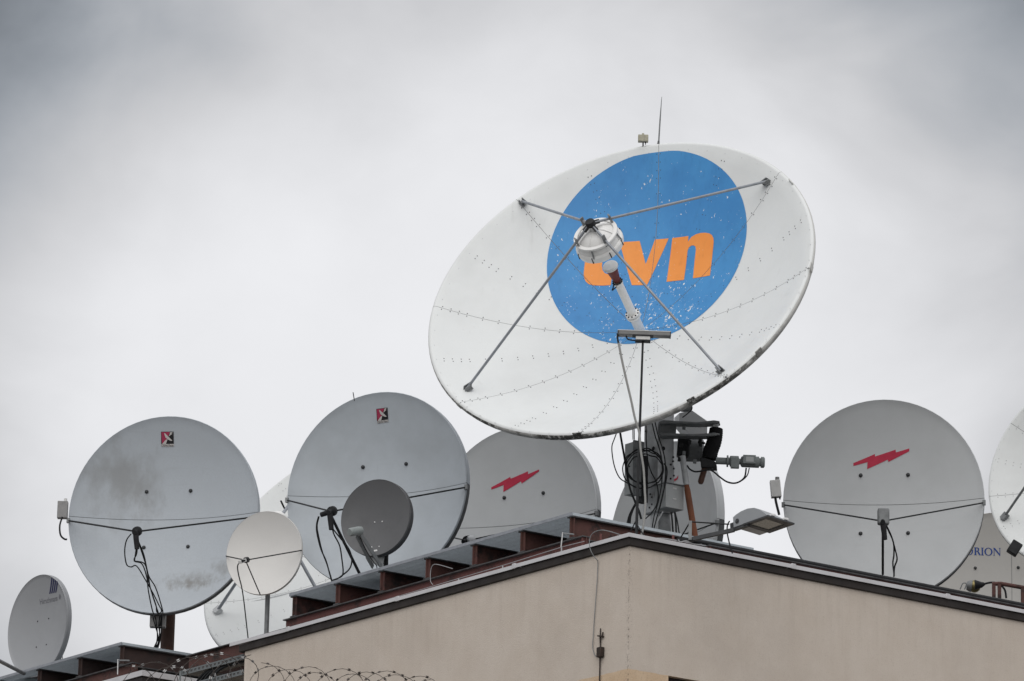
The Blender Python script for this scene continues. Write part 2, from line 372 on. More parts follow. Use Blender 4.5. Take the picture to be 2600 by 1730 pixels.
def frame_azel(px, py, Y, az, el, ru, rv, d):
    """az: degrees the axis is swung to the left of the viewer, el: elevation of the axis"""
    c = P(px, py, Y); h = math.radians(az); to = (O-c); to.z = 0; to.normalize()
    side = V((-to.y, to.x, 0))                        # to the right as seen from the camera
    if side.dot(RT) < 0: side = -side
    hd = to*math.cos(h)-side*math.sin(h); e = math.radians(el)
    n = hd*math.cos(e)+Z_*math.sin(e); u = Z_.cross(n).normalized()
    if u.dot(RT) < 0: u = -u
    v = n.cross(u)
    if v.z < 0: v = -v
    return Frame(c, u, v, n, ru, rv, d)

def patch(fr, poly_or_mesh, off, cuts=3, planes=(), gap=0.0025, thick=0.0):
    """flat outline (2-D dish coordinates, metres) laid on the bowl's surface"""
    bm = bmesh.new()
    if isinstance(poly_or_mesh, tuple):
        vs, fs = poly_or_mesh; bv = [bm.verts.new((x, y, 0)) for x, y in vs]
        for f in fs:
            try: bm.faces.new([bv[i] for i in f])
            except ValueError: pass
    else:
        bv = [bm.verts.new((x, y, 0)) for x, y in poly_or_mesh]
        bm.faces.new(bv); bmesh.ops.triangulate(bm, faces=bm.faces)
    for _ in range(cuts): bmesh.ops.subdivide_edges(bm, edges=[e for e in bm.edges if e.calc_length() > 0.06], cuts=1, use_grid_fill=True)
    bmesh.ops.triangulate(bm, faces=bm.faces)
    for a in planes:
        nx, ny = -math.sin(a), math.cos(a)
        for g in (-gap, gap):
            bmesh.ops.bisect_plane(bm, geom=bm.verts[:]+bm.edges[:]+bm.faces[:], plane_co=(nx*g, ny*g, 0), plane_no=(nx, ny, 0))
        kill = [f for f in bm.faces if abs(f.calc_center_median().x*nx+f.calc_center_median().y*ny) < gap*0.98]
        bmesh.ops.delete(bm, geom=kill, context='FACES')
    m = MB(); bm.verts.index_update()
    m.add([fr.at(v.co.x, v.co.y, off) for v in bm.verts], [tuple(v.index for v in f.verts) for f in bm.faces]); bm.free()
    return m

# ================================================================== SETTING
g = MB(); S = 3000
g.add([(-S, -S, 0), (S, -S, 0), (S, S, 0), (-S, S, 0)], [(0, 1, 2, 3)])
gp = g.build('ground', M['asphalt']); structure(gp)

# ------------------------------------------------------------------ main building
zg = -C0.z + 0.004
band = on_t(1598, 1697, 0.0).z-C0.z
k = NT('rendered_wall', 0.92, 0, 0.2)
xyz = k.sep()
base = k.mix(k.ramp(k.noise(2.2, 6, 0.6), 0.3, 0.7), (0.555, 0.487, 0.42), (0.59, 0.525, 0.46))
base = k.mix(k.ramp(k.noise(7, 4, 0.6, (1, 1, 0.12)), 0.5, 0.78, 0, 0.22), base, (0.46, 0.395, 0.335))
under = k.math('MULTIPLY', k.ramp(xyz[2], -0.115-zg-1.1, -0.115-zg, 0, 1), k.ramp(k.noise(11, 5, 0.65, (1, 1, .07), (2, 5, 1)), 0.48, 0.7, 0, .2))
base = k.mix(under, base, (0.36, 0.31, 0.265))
base = k.mix(k.ramp(k.noise(1.1, 5, 0.6, loc=(7, 3, 2)), 0.45, 0.7, 0, .35), base, (0.47, 0.41, 0.355))
base = k.mix(k.ramp(k.noise(60, 4, 0.65), 0.52, 0.72, 0, 0.4), base, (0.41, 0.35, 0.295))
base = k.mix(k.ramp(k.noise(95, 2, 0.5, loc=(3, 1, 2)), 0.62, 0.72, 0, 0.35), base, (0.62, 0.57, 0.52))
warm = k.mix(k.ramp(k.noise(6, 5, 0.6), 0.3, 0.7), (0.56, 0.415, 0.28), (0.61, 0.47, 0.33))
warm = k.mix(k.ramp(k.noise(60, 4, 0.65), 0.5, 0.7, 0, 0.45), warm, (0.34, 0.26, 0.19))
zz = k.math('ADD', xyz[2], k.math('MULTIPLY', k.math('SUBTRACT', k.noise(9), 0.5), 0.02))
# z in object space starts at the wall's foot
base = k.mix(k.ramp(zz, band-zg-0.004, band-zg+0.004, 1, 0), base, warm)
# weathered crack down the corner
cx = C0.x; cy = C0.y
k_d = k.dist((0, 0, 0), (1, 1, 0))
spec = k.ramp(k.noise(48, 4, 0.7, (1, 1, 0.5)), 0.5, 0.6, 0, 1)
base = k.mix(k.math('MULTIPLY', k.ramp(k_d, 0.004, 0.02, 1, 0), k.math('MULTIPLY', spec, 0.75)), base, (0.10, 0.085, 0.07))
base = k.mix(k.math('MULTIPLY', k.ramp(k_d, 0.02, 0.09, 1, 0), k.ramp(k.noise(70, 3, 0.6), 0.58, 0.66, 0, 0.5)), base, (0.15, 0.13, 0.11))
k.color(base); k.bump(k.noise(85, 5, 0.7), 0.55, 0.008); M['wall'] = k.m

bld = thing('building', R(0, 0, zg), 'beige rendered flat roofed building seen at its corner under dark eaves', 'building')
S1, T1, HT = 7.516, 16.0, -0.115
wtl = on_s(1697, 1716, 0.0)-C0; w_t, w_z = wtl.dot(B_), wtl.z
ww, wh = 1.5, 1.5
m = MB()
def q(pts): m.add([R(*p) for p in pts], [(0, 1, 2, 3)])
q([(0, 0, zg), (S1, 0, zg), (S1, 0, HT), (0, 0, HT)])
for (ta, tb, za, zb) in ((0, w_t, zg, HT), (w_t+ww, T1, zg, HT), (w_t, w_t+ww, zg, w_z-wh), (w_t, w_t+ww, w_z, HT)):
    q([(0, ta, za), (0, ta, zb), (0, tb, zb), (0, tb, za)])
RV = 0.14
q([(0, w_t, w_z), (RV, w_t, w_z), (RV, w_t+ww, w_z), (0, w_t+ww, w_z)]); q([(0, w_t, w_z-wh), (0, w_t+ww, w_z-wh), (RV, w_t+ww, w_z-wh), (RV, w_t, w_z-wh)])
q([(0, w_t, w_z-wh), (RV, w_t, w_z-wh), (RV, w_t, w_z), (0, w_t, w_z)]); q([(0, w_t+ww, w_z-wh), (0, w_t+ww, w_z), (RV, w_t+ww, w_z), (RV, w_t+ww, w_z-wh)])
q([(S1, 0, zg), (S1, T1, zg), (S1, T1, HT), (S1, 0, HT)]); q([(0, T1, zg), (0, T1, HT), (S1, T1, HT), (S1, T1, zg)])
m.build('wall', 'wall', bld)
MB().box(R(S1/2, T1/2, HT+0.03), S1/2-0.01, T1/2-0.01, 0.028, A_, B_, Z_).build('roof', 'roofing', bld)
wf = MB()
for (p0, p1, q0, q1) in ((w_t+.002, w_t+ww-.002, w_z-.062, w_z-.002), (w_t+.002, w_t+ww-.002, w_z-wh+.002, w_z-wh+.062), (w_t+.002, w_t+.062, w_z-wh+.064, w_z-.064), (w_t+ww-.062, w_t+ww-.002, w_z-wh+.064, w_z-.064), (w_t+ww/2-.03, w_t+ww/2+.03, w_z-wh+.064, w_z-.064)):
    wf.box(R(0.1, (p0+p1)/2, (q0+q1)/2), 0.03, (p1-p0)/2, (q1-q0)/2, A_, B_, Z_)
win = wf.build('window', 'window_frame', bld)
for i in range(2):
    MB().box(R(0.1, w_t+.062+(ww/2-.046)*(i+.5)+(.0 if i == 0 else .03), w_z-wh/2), 0.006, ww/4-.05, wh/2-.066, A_, B_, Z_).build('pane', 'glass', win)

def run(prof, side, a, b, lift0=0.0, lift1=0.0):
    """sheet profile [(out, z)] swept along an eaves line; mitred at the corner when a == 0"""
    mm = MB(); n = len(prof); vs = []
    for e, lf in ((a, lift0), (b, lift1)):
        for (o_, z) in prof:
            st = -o_ if e == 0 else e
            vs.append(R(st, -o_, z+lf) if side == 'L' else R(-o_, st, z+lf))
    fs = [(i, (i+1) % n, n+(i+1) % n, n+i) for i in range(n)]+[tuple(range(n)), tuple(range(n, 2*n))[::-1]]
    return mm.add(vs, fs)
cop = [(0.050, -0.048), (0.055, -0.046), (0.052, -0.004), (0.046, 0.0), (-0.35, -0.012), (-0.35, -0.02), (0.040, -0.008)]
fas = [(0.032, -0.050), (0.032, -0.128), (0.018, -0.135), (-0.06, -0.135), (-0.06, -0.05)]
for a, b, l0, l1 in ((0, 2.05, 0, .003), (2.056, 4.3, -.003, 0), (4.306, 6.55, .004, .002), (6.556, 7.78, -.002, 0.01)):
    run(cop, 'L', a, b, l0, l1).build('coping_sheet', 'coping', bld)
    MB().box(R(b-.02, -.047, -.022+l1), 0.03, 0.012, 0.03, A_, B_, Z_).build('coping_clip', 'coping', bld, 0.004) if b < 7 else None
for a, b, l0, l1 in ((0, 2.3, 0, .002), (2.306, 4.6, -.002, .003), (4.606, 6.9, .002, 0), (6.906, 12, 0, 0)):
    run(cop, 'R', a, b, l0, l1).build('coping_sheet', 'coping', bld)
    MB().box(R(-.047, b-.02, -.022+l1), 0.012, 0.03, 0.03, A_, B_, Z_).build('coping_clip', 'coping', bld, 0.004)
run(fas, 'L', 0, 7.6).build('fascia', 'fascia', bld); run(fas, 'R', 0, 12).build('fascia', 'fascia', bld)

# ------------------------------------------------------------------ second wing, across the gap on the left
kpk = on_t(364, 1704, 0.0)-C0; s2, zt2 = kpk.dot(A_), kpk.z
wing = thing('building', R(s2, 0, zg), 'lower beige building wing with pale coping behind the razor wire', 'building')
m = MB(); E2 = s2+14
for pts in ([(s2, 0, zg), (E2, 0, zg), (E2, 0, zt2-.12), (s2, 0, zt2-.12)], [(s2, 0, zg), (s2, 0, zt2-.12), (s2, 9, zt2-.12), (s2, 9, zg)], [(s2, 0, zt2-.12), (E2, 0, zt2-.12), (E2, 9, zt2-.12), (s2, 9, zt2-.12)], [(E2, 0, zg), (E2, 9, zg), (E2, 9, zt2-.12), (E2, 0, zt2-.12)], [(s2, 9, zg), (s2, 9, zt2-.12), (E2, 9, zt2-.12), (E2, 9, zg)]): q(pts)
m.build('wall', 'wall', wing)
def run2(prof, side, a, b):
    mm = MB(); n = len(prof); vs = []
    for e in (a, b):
        for (o_, z) in prof:
            st = -o_ if e == 0 else e
            vs.append(R(s2+st, -o_, zt2+z) if side == 'L' else R(s2-o_, st, zt2+z))
    fs = [(i, (i+1) % n, n+(i+1) % n, n+i) for i in range(n)]+[tuple(range(n)), tuple(range(n, 2*n))[::-1]]
    return mm.add(vs, fs)
cop2 = [(0.05, -0.075), (0.055, -0.072), (0.052, -0.004), (0.046, 0), (-0.3, -0.012), (-0.3, -0.02), (0.04, -0.008)]
fas2 = [(0.032, -0.078), (0.032, -0.2), (-0.06, -0.2), (-0.06, -0.078)]
run2(cop2, 'L', 0, 10).build('coping_sheet', 'coping', wing); run2(cop2, 'R', 0, 4).build('coping_sheet', 'coping', wing)
run2(fas2, 'L', 0, 10).build('fascia', 'fascia', wing); run2(fas2, 'R', 0, 4).build('fascia', 'fascia', wing)
MB().box(R(s2+7, 4.5, zt2-.09), 6.9, 4.4, 0.028, A_, B_, Z_).build('roof', 'roofing', wing)

# ------------------------------------------------------------------ steel platforms
ZT = 0.468            # top of the cross beams
def ibeam(p, q, h, wd, tf=0.014, tw=0.010):
    """I section from p to q (top centre line)"""
    m1, m2 = MB(), MB()
    dn = Z_*h
    m1.bar(p-Z_*(tf/2), q-Z_*(tf/2), wd, tf); m1.bar(p-dn+Z_*(tf/2), q-dn+Z_*(tf/2), wd, tf)
    m2.bar(p-Z_*(h/2), q-Z_*(h/2), tw, h-2*tf)
    return m1, m2
def add_beam(root, name, p, q, h, wd, webmat, endplate=True):
    fl, wb = ibeam(p, q, h, wd)
    o = wb.build(name, webmat, root)
    fl.build('flange', 'flange', o, 0.002)
    if endplate:
        d = (q-p).normalized(); sd_ = d.cross(Z_).normalized()
        st = MB()
        st.box(p+d*0.03-Z_*(h/2), 0.005, wd*0.40, h/2-0.015, d, sd_, Z_)
        st.build('stiffener', webmat, o)
    return o
def platform(root, svals, tlen, t0=0.2, webmat='beam'):
    for i, s in enumerate(svals):
        add_beam(root, 'cross_beam', R(s, t0, ZT), R(s, tlen[i], ZT), 0.255, 0.11, webmat)
    # bar grating laid over the beams, bay by bay
    for i in range(len(svals)-1):
        sa, sb = svals[i]-(0.055 if i == 0 else 0), svals[i+1]+(0.055 if i == len(svals)-2 else 0)
        gm = MB(); n = int((sb-sa)/0.036)
        for j in range(n+1):
            s = sa+(sb-sa)*j/n
            if i > 0 and j == 0: continue
            gm.bar(R(s, t0-.01, ZT+.0175), R(s, t0+2.6, ZT+.0175), 0.006, 0.032)
        for j in range(22):
            t = t0+.05+j*0.12; gm.bar(R(sa, t, ZT+.026), R(sb, t, ZT+.026), 0.008, 0.008)
        gr = stuff(gm.build('grating', 'grating', root))
        MB().bar(R(sa, t0-.018, ZT+.018), R(sb-.003, t0-.018, ZT+.018), 0.008, 0.036).build('edge_bar', 'strut', root)
pa = thing('steel_platform', R(4, 0.2, -0.1), 'rusty red steel beam platform with grating on the main roof', 'platform', 'steel platforms on the roofs')
sA = [1.335+0.913*i for i in range(7)]
platform(pa, sA, [9.0]+[4.5]*6)
add_beam(pa, 'main_beam', R(1.10, 0.255, ZT-.257), R(7.02, 0.255, ZT-.257), 0.25, 0.11, 'beam_red')
add_beam(pa, 'main_beam', R(1.10, 3.9, ZT-.257), R(7.02, 3.9, ZT-.257), 0.25, 0.11, 'beam_red')
zr_ = on_s(2400, 1506, 0.22).z-C0.z
add_beam(pa, 'main_beam', R(0.22, 1.25, zr_+.012), R(0.22, 12, zr_+.012), 0.18, 0.10, 'beam_red')
pt_ = on_s(1900, 1393, 1.28)-C0
MB().tube([R(1.28, 1.9, ZT-.02), R(1.28, 9, ZT-.02)], 0.03, 10).build('conduit', 'black', pa)
for s in (1.6, 3.0, 4.5, 6.2):
    MB().box(R(s, 0.255, -0.045), 0.06, 0.06, 0.045, A_, B_, Z_).build('foot', 'beam', pa)
for t in (1.5, 3.5, 6): MB().box(R(.22, t, -0.05), 0.05, 0.05, 0.045, A_, B_, Z_).build('foot', 'beam', pa)
pb = thing('steel_platform', R(12, 0.2, -0.1), 'dark steel beam platform with grating on the lower left roof', 'platform', 'steel platforms on the roofs')
sB = [10.69+1.0*i for i in range(6)]
tB1 = (on_s(498, 1659, 10.69)-C0).dot(B_)
platform(pb, sB, [max(1.5, tB1+.3)]+[4.5]*5, webmat='beam_dark')
add_beam(pb, 'main_beam', R(10.39, 0.255, ZT-.257), R(17, 0.255, ZT-.257), 0.25, 0.11, 'beam')
add_beam(pb, 'main_beam', R(10.39, 3.4, ZT-.257), R(17, 3.4, ZT-.257), 0.25, 0.11, 'beam')
for s in (11.7, 13.5, 15.5):
    MB().box(R(s, 0.255, (zt2-.06+ZT-.507)/2), 0.06, 0.06, max(.02, (ZT-.507-zt2+.06)/2), A_, B_, Z_).build('foot', 'beam', pb)
pc = thing('steel_beam', R(7, 0.2, -0.2), 'long rusty beam bridging the gap under the small white dish', 'steel beam')
zmid = (on_t(497, 1660, 0.2)-C0).z
add_beam(pc, 'web', R(4.9, 0.255, zmid+.012), R(9.15, 0.255, zmid+.012), 0.24, 0.11, 'beam')
add_beam(pc, 'web', R(8.9, 0.32, zmid-.01), R(8.9, 3.0, zmid-.01), 0.22, 0.11, 'beam_dark')

# cable tray in the gap
tr = thing('cable_tray', R(8.5, 0.05, -0.4), 'grey perforated cable tray with black cables left of the wall end', 'cable tray')
pL, pR_ = on_t(*zw(900, 640), 0.05), on_t(*zw(1795, 400), 0.05)
for dz, nm in ((0, 'side_rail'), (-0.19, 'side_rail')):
    mm = MB(); d = (pR_-pL)/16
    for e in (0.022, -0.022): mm.bar(pL+Z_*(dz+e-.03), pR_+Z_*(dz+e-.03), 0.012, 0.020)
    for i in range(17): mm.bar(pL+d*i+Z_*(dz-.03), pL+d*min(16, i+.45)+Z_*(dz-.03), 0.010, 0.030)if i < 16 else None
    mm.build(nm, 'tray', tr)
MB().bar(pL+Z_*(-.03)+B_*.15, pR_+Z_*(-.03)+B_*.15, 0.3, 0.006).build('tray_bottom', 'tray', tr)
MB().bar(pL+Z_*(-.22)+B_*.15, pR_+Z_*(-.22)+B_*.15, 0.3, 0.006).build('tray_bottom', 'tray', tr)
MB().bar(pL+A_*.02+Z_*.0, pL+A_*.02-Z_*.45, 0.05, 0.02).build('post', 'tray', tr)
for i in range(5):
    f = .25+.07*i
    cable(tr, [pL.lerp(pR_, f-.12)-Z_*.32+B_*.04, pL.lerp(pR_, f)-Z_*.16+B_*(.03-.005*i), pL.lerp(pR_, f+.14)-Z_*.075+B_*.04, pL.lerp(pR_, f+.4)-Z_*.06+B_*.08], 0.016)

# ================================================================== DISHES
def logo_plate(root, fr, T, part='logo_plate'):
    """small black and red plate with a white dish mark; T maps unit coordinates (0..1, top left origin) to dish coordinates"""
    mp = lambda pts: [T(x, y) for x, y in pts]
    o = patch(fr, mp([(0, 0), (1, 0), (1, 1), (0, 1)]), 0.006, 2).build(part, 'logo_black', root)
    patch(fr, mp([(.03, .03), (.72, .03), (.46, .60), (.06, .98)]), 0.008, 1).build('logo_field', 'logo_red', o)
    patch(fr, mp([(.25, .12), (.31, .12), (.90, .73), (.78, .75), (.56, .64), (.34, .46)]), 0.010, 1).build('logo_mark', 'logo_white', o)
    patch(fr, mp([(.52, .60), (.38, 1.0), (.08, 1.0), (.34, .68)]), 0.010, 1).build('logo_mark', 'logo_white', o)
    patch(fr, mp([(.72, .06), (.96, .03), (.82, .16), (.92, .17), (.60, .40), (.70, .18)]), 0.010, 1).build('logo_mark', 'logo_white', o)
    patch(fr, mp([(0, 1.0), (1, 1.0), (1.02, 1.2), (.02, 1.2)]), 0.006, 1).build('logo_strip', 'logo_white', o)
    vs, fs = text_mesh('Channel Master', 0.96, height=0.15)
    patch(fr, ([T(.51+x, 1.1-y) for x, y in vs], fs), 0.008, 0).build('lettering', 'logo_black', o)
def unit_map(fr, tl, tr_, bl):
    a = fr.inv(*tl); b = fr.inv(*tr_); c = fr.inv(*bl)
    return lambda x, y: (a[0]+(b[0]-a[0])*x+(c[0]-a[0])*y, a[1]+(b[1]-a[1])*x+(c[1]-a[1])*y)

def reflector(root, fr, mat, lip=0.07, halves=True, lipmat='trim', rings=14, seg=72, th=0.03, lower_only=True, rim=0.012):
    """shallow bowl in one or two panels with a folded back rim"""
    parts = []
    spans = ((0.0, math.pi), (math.pi, 2*math.pi)) if halves else ((0.0, 2*math.pi),)
    for (a0, a1) in spans:
        m = MB(); sg = seg//2 if halves else seg; full = not halves; nn = sg if full else sg+1; b = 0
        prof = []
        for i in range(rings+1):
            rho = max(0.002, i/rings); prof.append((rho, None))
        gapy = 0.003 if halves else 0
        sy = 1 if a0 == 0 else -1
        rows = []
        def pt(rho, ang, off, back=0.0, grow=0.0):
            x, y = fr.ru*rho*math.cos(ang), fr.rv*rho*math.sin(ang)
            if halves and abs(y) < gapy: y = sy*gapy
            p = fr.at(x, y, off); r = V((x, y, 0)); 
            if grow and r.length > 0: r.normalize(); p = p+fr.u*(r.x*grow)+fr.v*(r.y*grow)
            return p-fr.n*back
        seq = [(i/rings if i else 0.002, 0, 0, 0) for i in range(rings+1)]
        seq += [(1.0, 0.004, 0.0, rim*0.5), (1.0, 0, 0.006, rim), (1.0, 0, 0.03, rim)]
        back = [(1.0, 0, 0.032, rim*0.2)]+[(i/rings if i else 0.002, -th, 0, 0) for i in range(rings, -1, -2)]
        seq2 = seq+back
        for (rho, off, bk, gr) in seq2: rows.append([pt(rho, a0+(a1-a0)*j/sg, off, bk, gr) for j in range(nn)])
        vs = [p for r in rows for p in r]; fs = []
        for i in range(len(rows)-1):
            for j in range(sg):
                j2 = (j+1) % nn if full else j+1
                fs.append((i*nn+j, i*nn+j2, (i+1)*nn+j2, (i+1)*nn+j))
        m.add(vs, fs); pn = m.build('reflector_panel', mat, root)
        # rim flange folded towards the back
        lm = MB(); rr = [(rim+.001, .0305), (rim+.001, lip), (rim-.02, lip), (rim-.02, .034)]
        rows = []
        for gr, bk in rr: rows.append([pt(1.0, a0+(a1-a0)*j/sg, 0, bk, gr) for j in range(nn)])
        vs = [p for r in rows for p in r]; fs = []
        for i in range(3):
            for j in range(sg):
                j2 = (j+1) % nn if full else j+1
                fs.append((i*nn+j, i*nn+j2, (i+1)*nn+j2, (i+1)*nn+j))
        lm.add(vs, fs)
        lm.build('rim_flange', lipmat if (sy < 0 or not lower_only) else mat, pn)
        parts.append(pn)
    if halves:
        xs = [fr.ru*(-1+2*i/24)*.998 for i in range(25)]
        sm = MB()
        for x0, x1 in zip(xs, xs[1:]):
            sm.add([fr.at(x0, -.004, -.006), fr.at(x1, -.004, -.006), fr.at(x1, .004, -.006), fr.at(x0, .004, -.006)], [(0, 1, 2, 3)])
        sm.build('seam_strip', 'seam', root)
    return parts
def bolts(root, fr, pts, r=0.025, mat='bolt'):
    for (x, y) in pts:
        n = fr.nrm(x, y); u = n.orthogonal().normalized(); v = n.cross(u)
        MB().lathe([(r, -.002), (r, r*.35), (r*.75, r*.8), (r*.35, r), (.001, r)], fr.at(x, y, 0), u, v, n, 10).build('bolt', mat, root)
def back_mount(root, fr, base, pole_r=0.07, mat='galv', ring=0.5):
    """hub plate, four ribs and a pole behind the bowl; the pole stands on base"""
    hub = fr.c-fr.n*(fr.d+0.03)
    MB().lathe([(.001, 0), (ring*.45, 0), (ring*.45, -.06), (.001, -.06)], hub, fr.u, fr.v, fr.n, 20).build('hub_plate', mat, root)
    rb = MB()
    for k_ in range(8):
        a = math.pi*(k_+.5)/4; x, y = fr.ru*.80*math.cos(a), fr.rv*.80*math.sin(a)
        rb.bar(hub+(fr.u*math.cos(a)+fr.v*math.sin(a))*ring*.42-fr.n*.04, fr.at(x, y, -.05), 0.04, 0.05)
    rb.build('back_ribs', mat, root)
    top = hub-fr.n*0.28
    MB().bar(hub-fr.n*.05, top, .16, .16).build('mount_head', mat, root, 0.01)
    top2 = V((base.x, base.y, top.z+0.12))
    if (V((top.x, top.y, 0))-V((base.x, base.y, 0))).length > .05: MB().bar(top, V((base.x, base.y, top.z)), .12, .12).build('yoke', mat, root)
    MB().tube([V((base.x, base.y, base.z)), top2], pole_r, 16).build('mount_pole', mat, root)
def lnb(root, p, toward, size=0.06, col='black', conv=None):
    """feed: scalar ring, throat and converter body"""
    d = toward.normalized(); u = d.orthogonal().normalized(); v = d.cross(u)
    f = MB().lathe([(.001, .055), (size*.75, .055), (size, .05), (size, 0.0), (size*.45, -.01), (size*.45, -.10), (.001, -.10)], p, u, v, d, 16).build('feed_horn', col, root)
    return f
def rod(root, p, q, r=0.011, mat='black', name='feed_rod'): return MB().tube([p, q], r, 8).build(name, mat, root)

def mount_base(fr, back=0.45, zrel=None):
    hub = fr.c-fr.n*(fr.d+back)
    z = C0.z+(ZT+.035 if zrel is None else zrel); return V((hub.x, hub.y, z))
BT = [(-.29, .37), (.29, .37), (-.29, -.37), (.29, -.37)]

def offset_dish(label, fr, mat, lnb_px, lnb_fwd, poles, group='grey offset dishes on the roofs', leg=True, base=None, pole_r=.08, polemat='galv', legmat='black', bolt_list=BT, zrel=None, lip=.115, rodr=.0095, lipmat='trim'):
    bs = base or mount_base(fr, zrel=zrel)
    root = thing('satellite_dish', bs, label, 'satellite dish', group)
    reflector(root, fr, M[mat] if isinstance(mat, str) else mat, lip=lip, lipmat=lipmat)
    bolts(root, fr, bolt_list)
    back_mount(root, fr, bs, pole_r, polemat)
    fp = P(*lnb_px, (fr.c-fr.n*0).y-lnb_fwd)
    tgt = fr.at(0, 0, 0)
    lnb(root, fp, (tgt-fp), .062)
    for sx in (-1, 1):
        e = fr.at(sx*fr.ru*.998, -.045*fr.rv, 0)+fr.u*(sx*.012)
        rod(root, e, fp+(tgt-fp).normalized()*.0, rodr, legmat)
        MB().box(e, .02, .03, .02, fr.u, fr.v, fr.n).build('rod_clamp', 'galv_dark', root)
    if leg: rod(root, fr.at(.0, -fr.rv*.99, 0), fp, rodr*1.1, legmat, 'feed_leg')
    # converter hanging under the horn
    dn = V((.12, 0, -1)).normalized()
    MB().tube([fp-(tgt-fp).normalized()*.05, fp-(tgt-fp).normalized()*.05+dn*.05, fp-(tgt-fp).normalized()*.05+dn*.22], [.03, .036, .03], 10).build('converter', 'rubber', root)
    return root, fp

# ---- blue grey dish on the left
f1 = frame_azel(375*1.1031, 1184*1.1031, 58.6, 14.5, 2, 1.23, 1.293, .27)
L0 = lambda f, x, y: f.at(x, y, 0)
b1 = V((0, 0, 0)); pp = on_s(*zd(1565, 900), 12.0)
pb1 = P(*zd(1563, 905), 59.3)
base1 = V((pb1.x, pb1.y, C0.z+ZT+.035))
m1 = weathered('blue_grey_stained', (0.425, 0.463, 0.503), (0.19, 0.185, 0.175), 0.12, 0.5, 0, 1.3, 0.18, hstreak=.16, stains=(
    (f1.at(-.68, .50, 0)-base1, (1.2, 1.0, 1.3), None, .55, 3.5), (f1.at(-.38, .45, 0)-base1, (3.2, 1, 1.3), None, .55, 7), (f1.at(-.30, .25, 0)-base1, (3.0, 1, 2.6), None, .5, 9),
    (f1.at(.38, -.88, 0)-base1, (1.9, 1, 6.5), None, .85, 13), (f1.at(.42, -.80, 0)-base1, (2.2, 1, 8), None, .5, 20), (f1.at(.82, -.70, 0)-base1, (3.5, 1, 6), None, .6, 10)))
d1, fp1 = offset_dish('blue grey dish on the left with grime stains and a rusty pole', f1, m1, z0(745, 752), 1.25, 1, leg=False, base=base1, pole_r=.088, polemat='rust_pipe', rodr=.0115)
logo_plate(d1, f1, unit_map(f1, (409, 1096.5), (441, 1096), (409.5, 1128)))
cb = [[(715, 765), (690, 800), (680, 860), (690, 930), (715, 945), (745, 940), (790, 1010), (830, 1080), (865, 1150), (880, 1190)],
      [(745, 830), (735, 900), (735, 915), (775, 930), (800, 1000), (810, 1080), (832, 1185)],
      [(750, 800), (775, 870), (805, 970), (820, 1060), (850, 1150), (855, 1190)],
      [(755, 805), (785, 880), (810, 990), (845, 1050), (870, 1120), (888, 1190)],
      [(750, 830), (745, 875), (733, 910), (790, 930), (812, 1030), (835, 1110), (862, 1190)]]
for i, c in enumerate(cb):
    pts = []
    for j, (x, y) in enumerate(c):
        t = j/(len(c)-1); pts.append(P(*z0(x, y), fp1.y+.05+(58.0-fp1.y)*t))
    pts += [P(*z0((838, 846, 878, 884, 870)[i], 1215), 58.55), P(*z0((848, 855, 872, 880, 866)[i], 1270), 58.7), P(*z0((862, 858, 868, 876, 872)[i], 1330), 58.9), P(*z0((840, 848, 856, 862, 852)[i], 1385), 59.0)]
    cable(d1, pts, 0.008)
p_ = P(*z0(862, 1227), 58.75); MB().box(p_, .10, .06, .115).build('terminal_box', 'box_grey', d1, .006)
p_ = P(*z0(342, 635), 58.35)
sb = MB().box(p_, .065, .05, .11).build('sensor_box', 'box_grey', d1, .006)
MB().tube([p_+V((.03, 0, .09)), p_+V((.03, 0, .15))], .02, 8).build('sensor_tip', 'box_white', sb)
cable(sb, [P(*z0(x, y), 58.3) for x, y in ((340, 672), (326, 720), (330, 770), (350, 792), (366, 795))], .012)
rod(d1, P(*z0(345, 660), 58.35), P(*z0(365, 668), 58.35), .016, 'galv_dark', 'sensor_arm')

# ---- blue grey dish, centre left
f2 = frame_azel(866*1.1031, 1243, 56.6, 23, 2, 1.185, 1.243, .27)
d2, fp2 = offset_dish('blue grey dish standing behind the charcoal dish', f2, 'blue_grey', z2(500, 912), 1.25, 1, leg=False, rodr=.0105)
logo_plate(d2, f2, unit_map(f2, (955.7, 1038.8), (984.2, 1034.8), (957.5, 1069.5)))
pe = P(*z2(692, 1335), 55.9); rod(d2, P(*z2(495, 935), fp2.y), pe, .018, 'black', 'feed_leg')
for c in ([(415, 945), (402, 1000), (405, 1060), (430, 1160), (465, 1240), (490, 1330), (505, 1385)], [(418, 945), (405, 1010), (418, 1090), (440, 1180), (470, 1260), (508, 1385)],
          [(505, 1025), (520, 1070), (555, 1140), (570, 1230), (578, 1310), (565, 1345), (510, 1368)], [(508, 1025), (560, 1090), (610, 1150), (635, 1220), (622, 1290), (560, 1345), (510, 1378)]):
    cable(d2, [P(*z2(x, y), fp2.y+.1+(55.6-fp2.y)*(j/(len(c)-1))) for j, (x, y) in enumerate(c)], .009)
MB().tube([fp2, P(*z2(430, 935), fp2.y+.05)], [.035, .03], 10).build('converter', 'rubber', d2)
rod(d2, P(*z2(653, 178), 56.5), P(*z2(644, 122), 56.4), .006, 'galv_dark', 'spike')
rod(d2, P(*z2(188, 890), 56.4), P(*z2(165, 842), 56.3), .012, 'black', 'bracket')

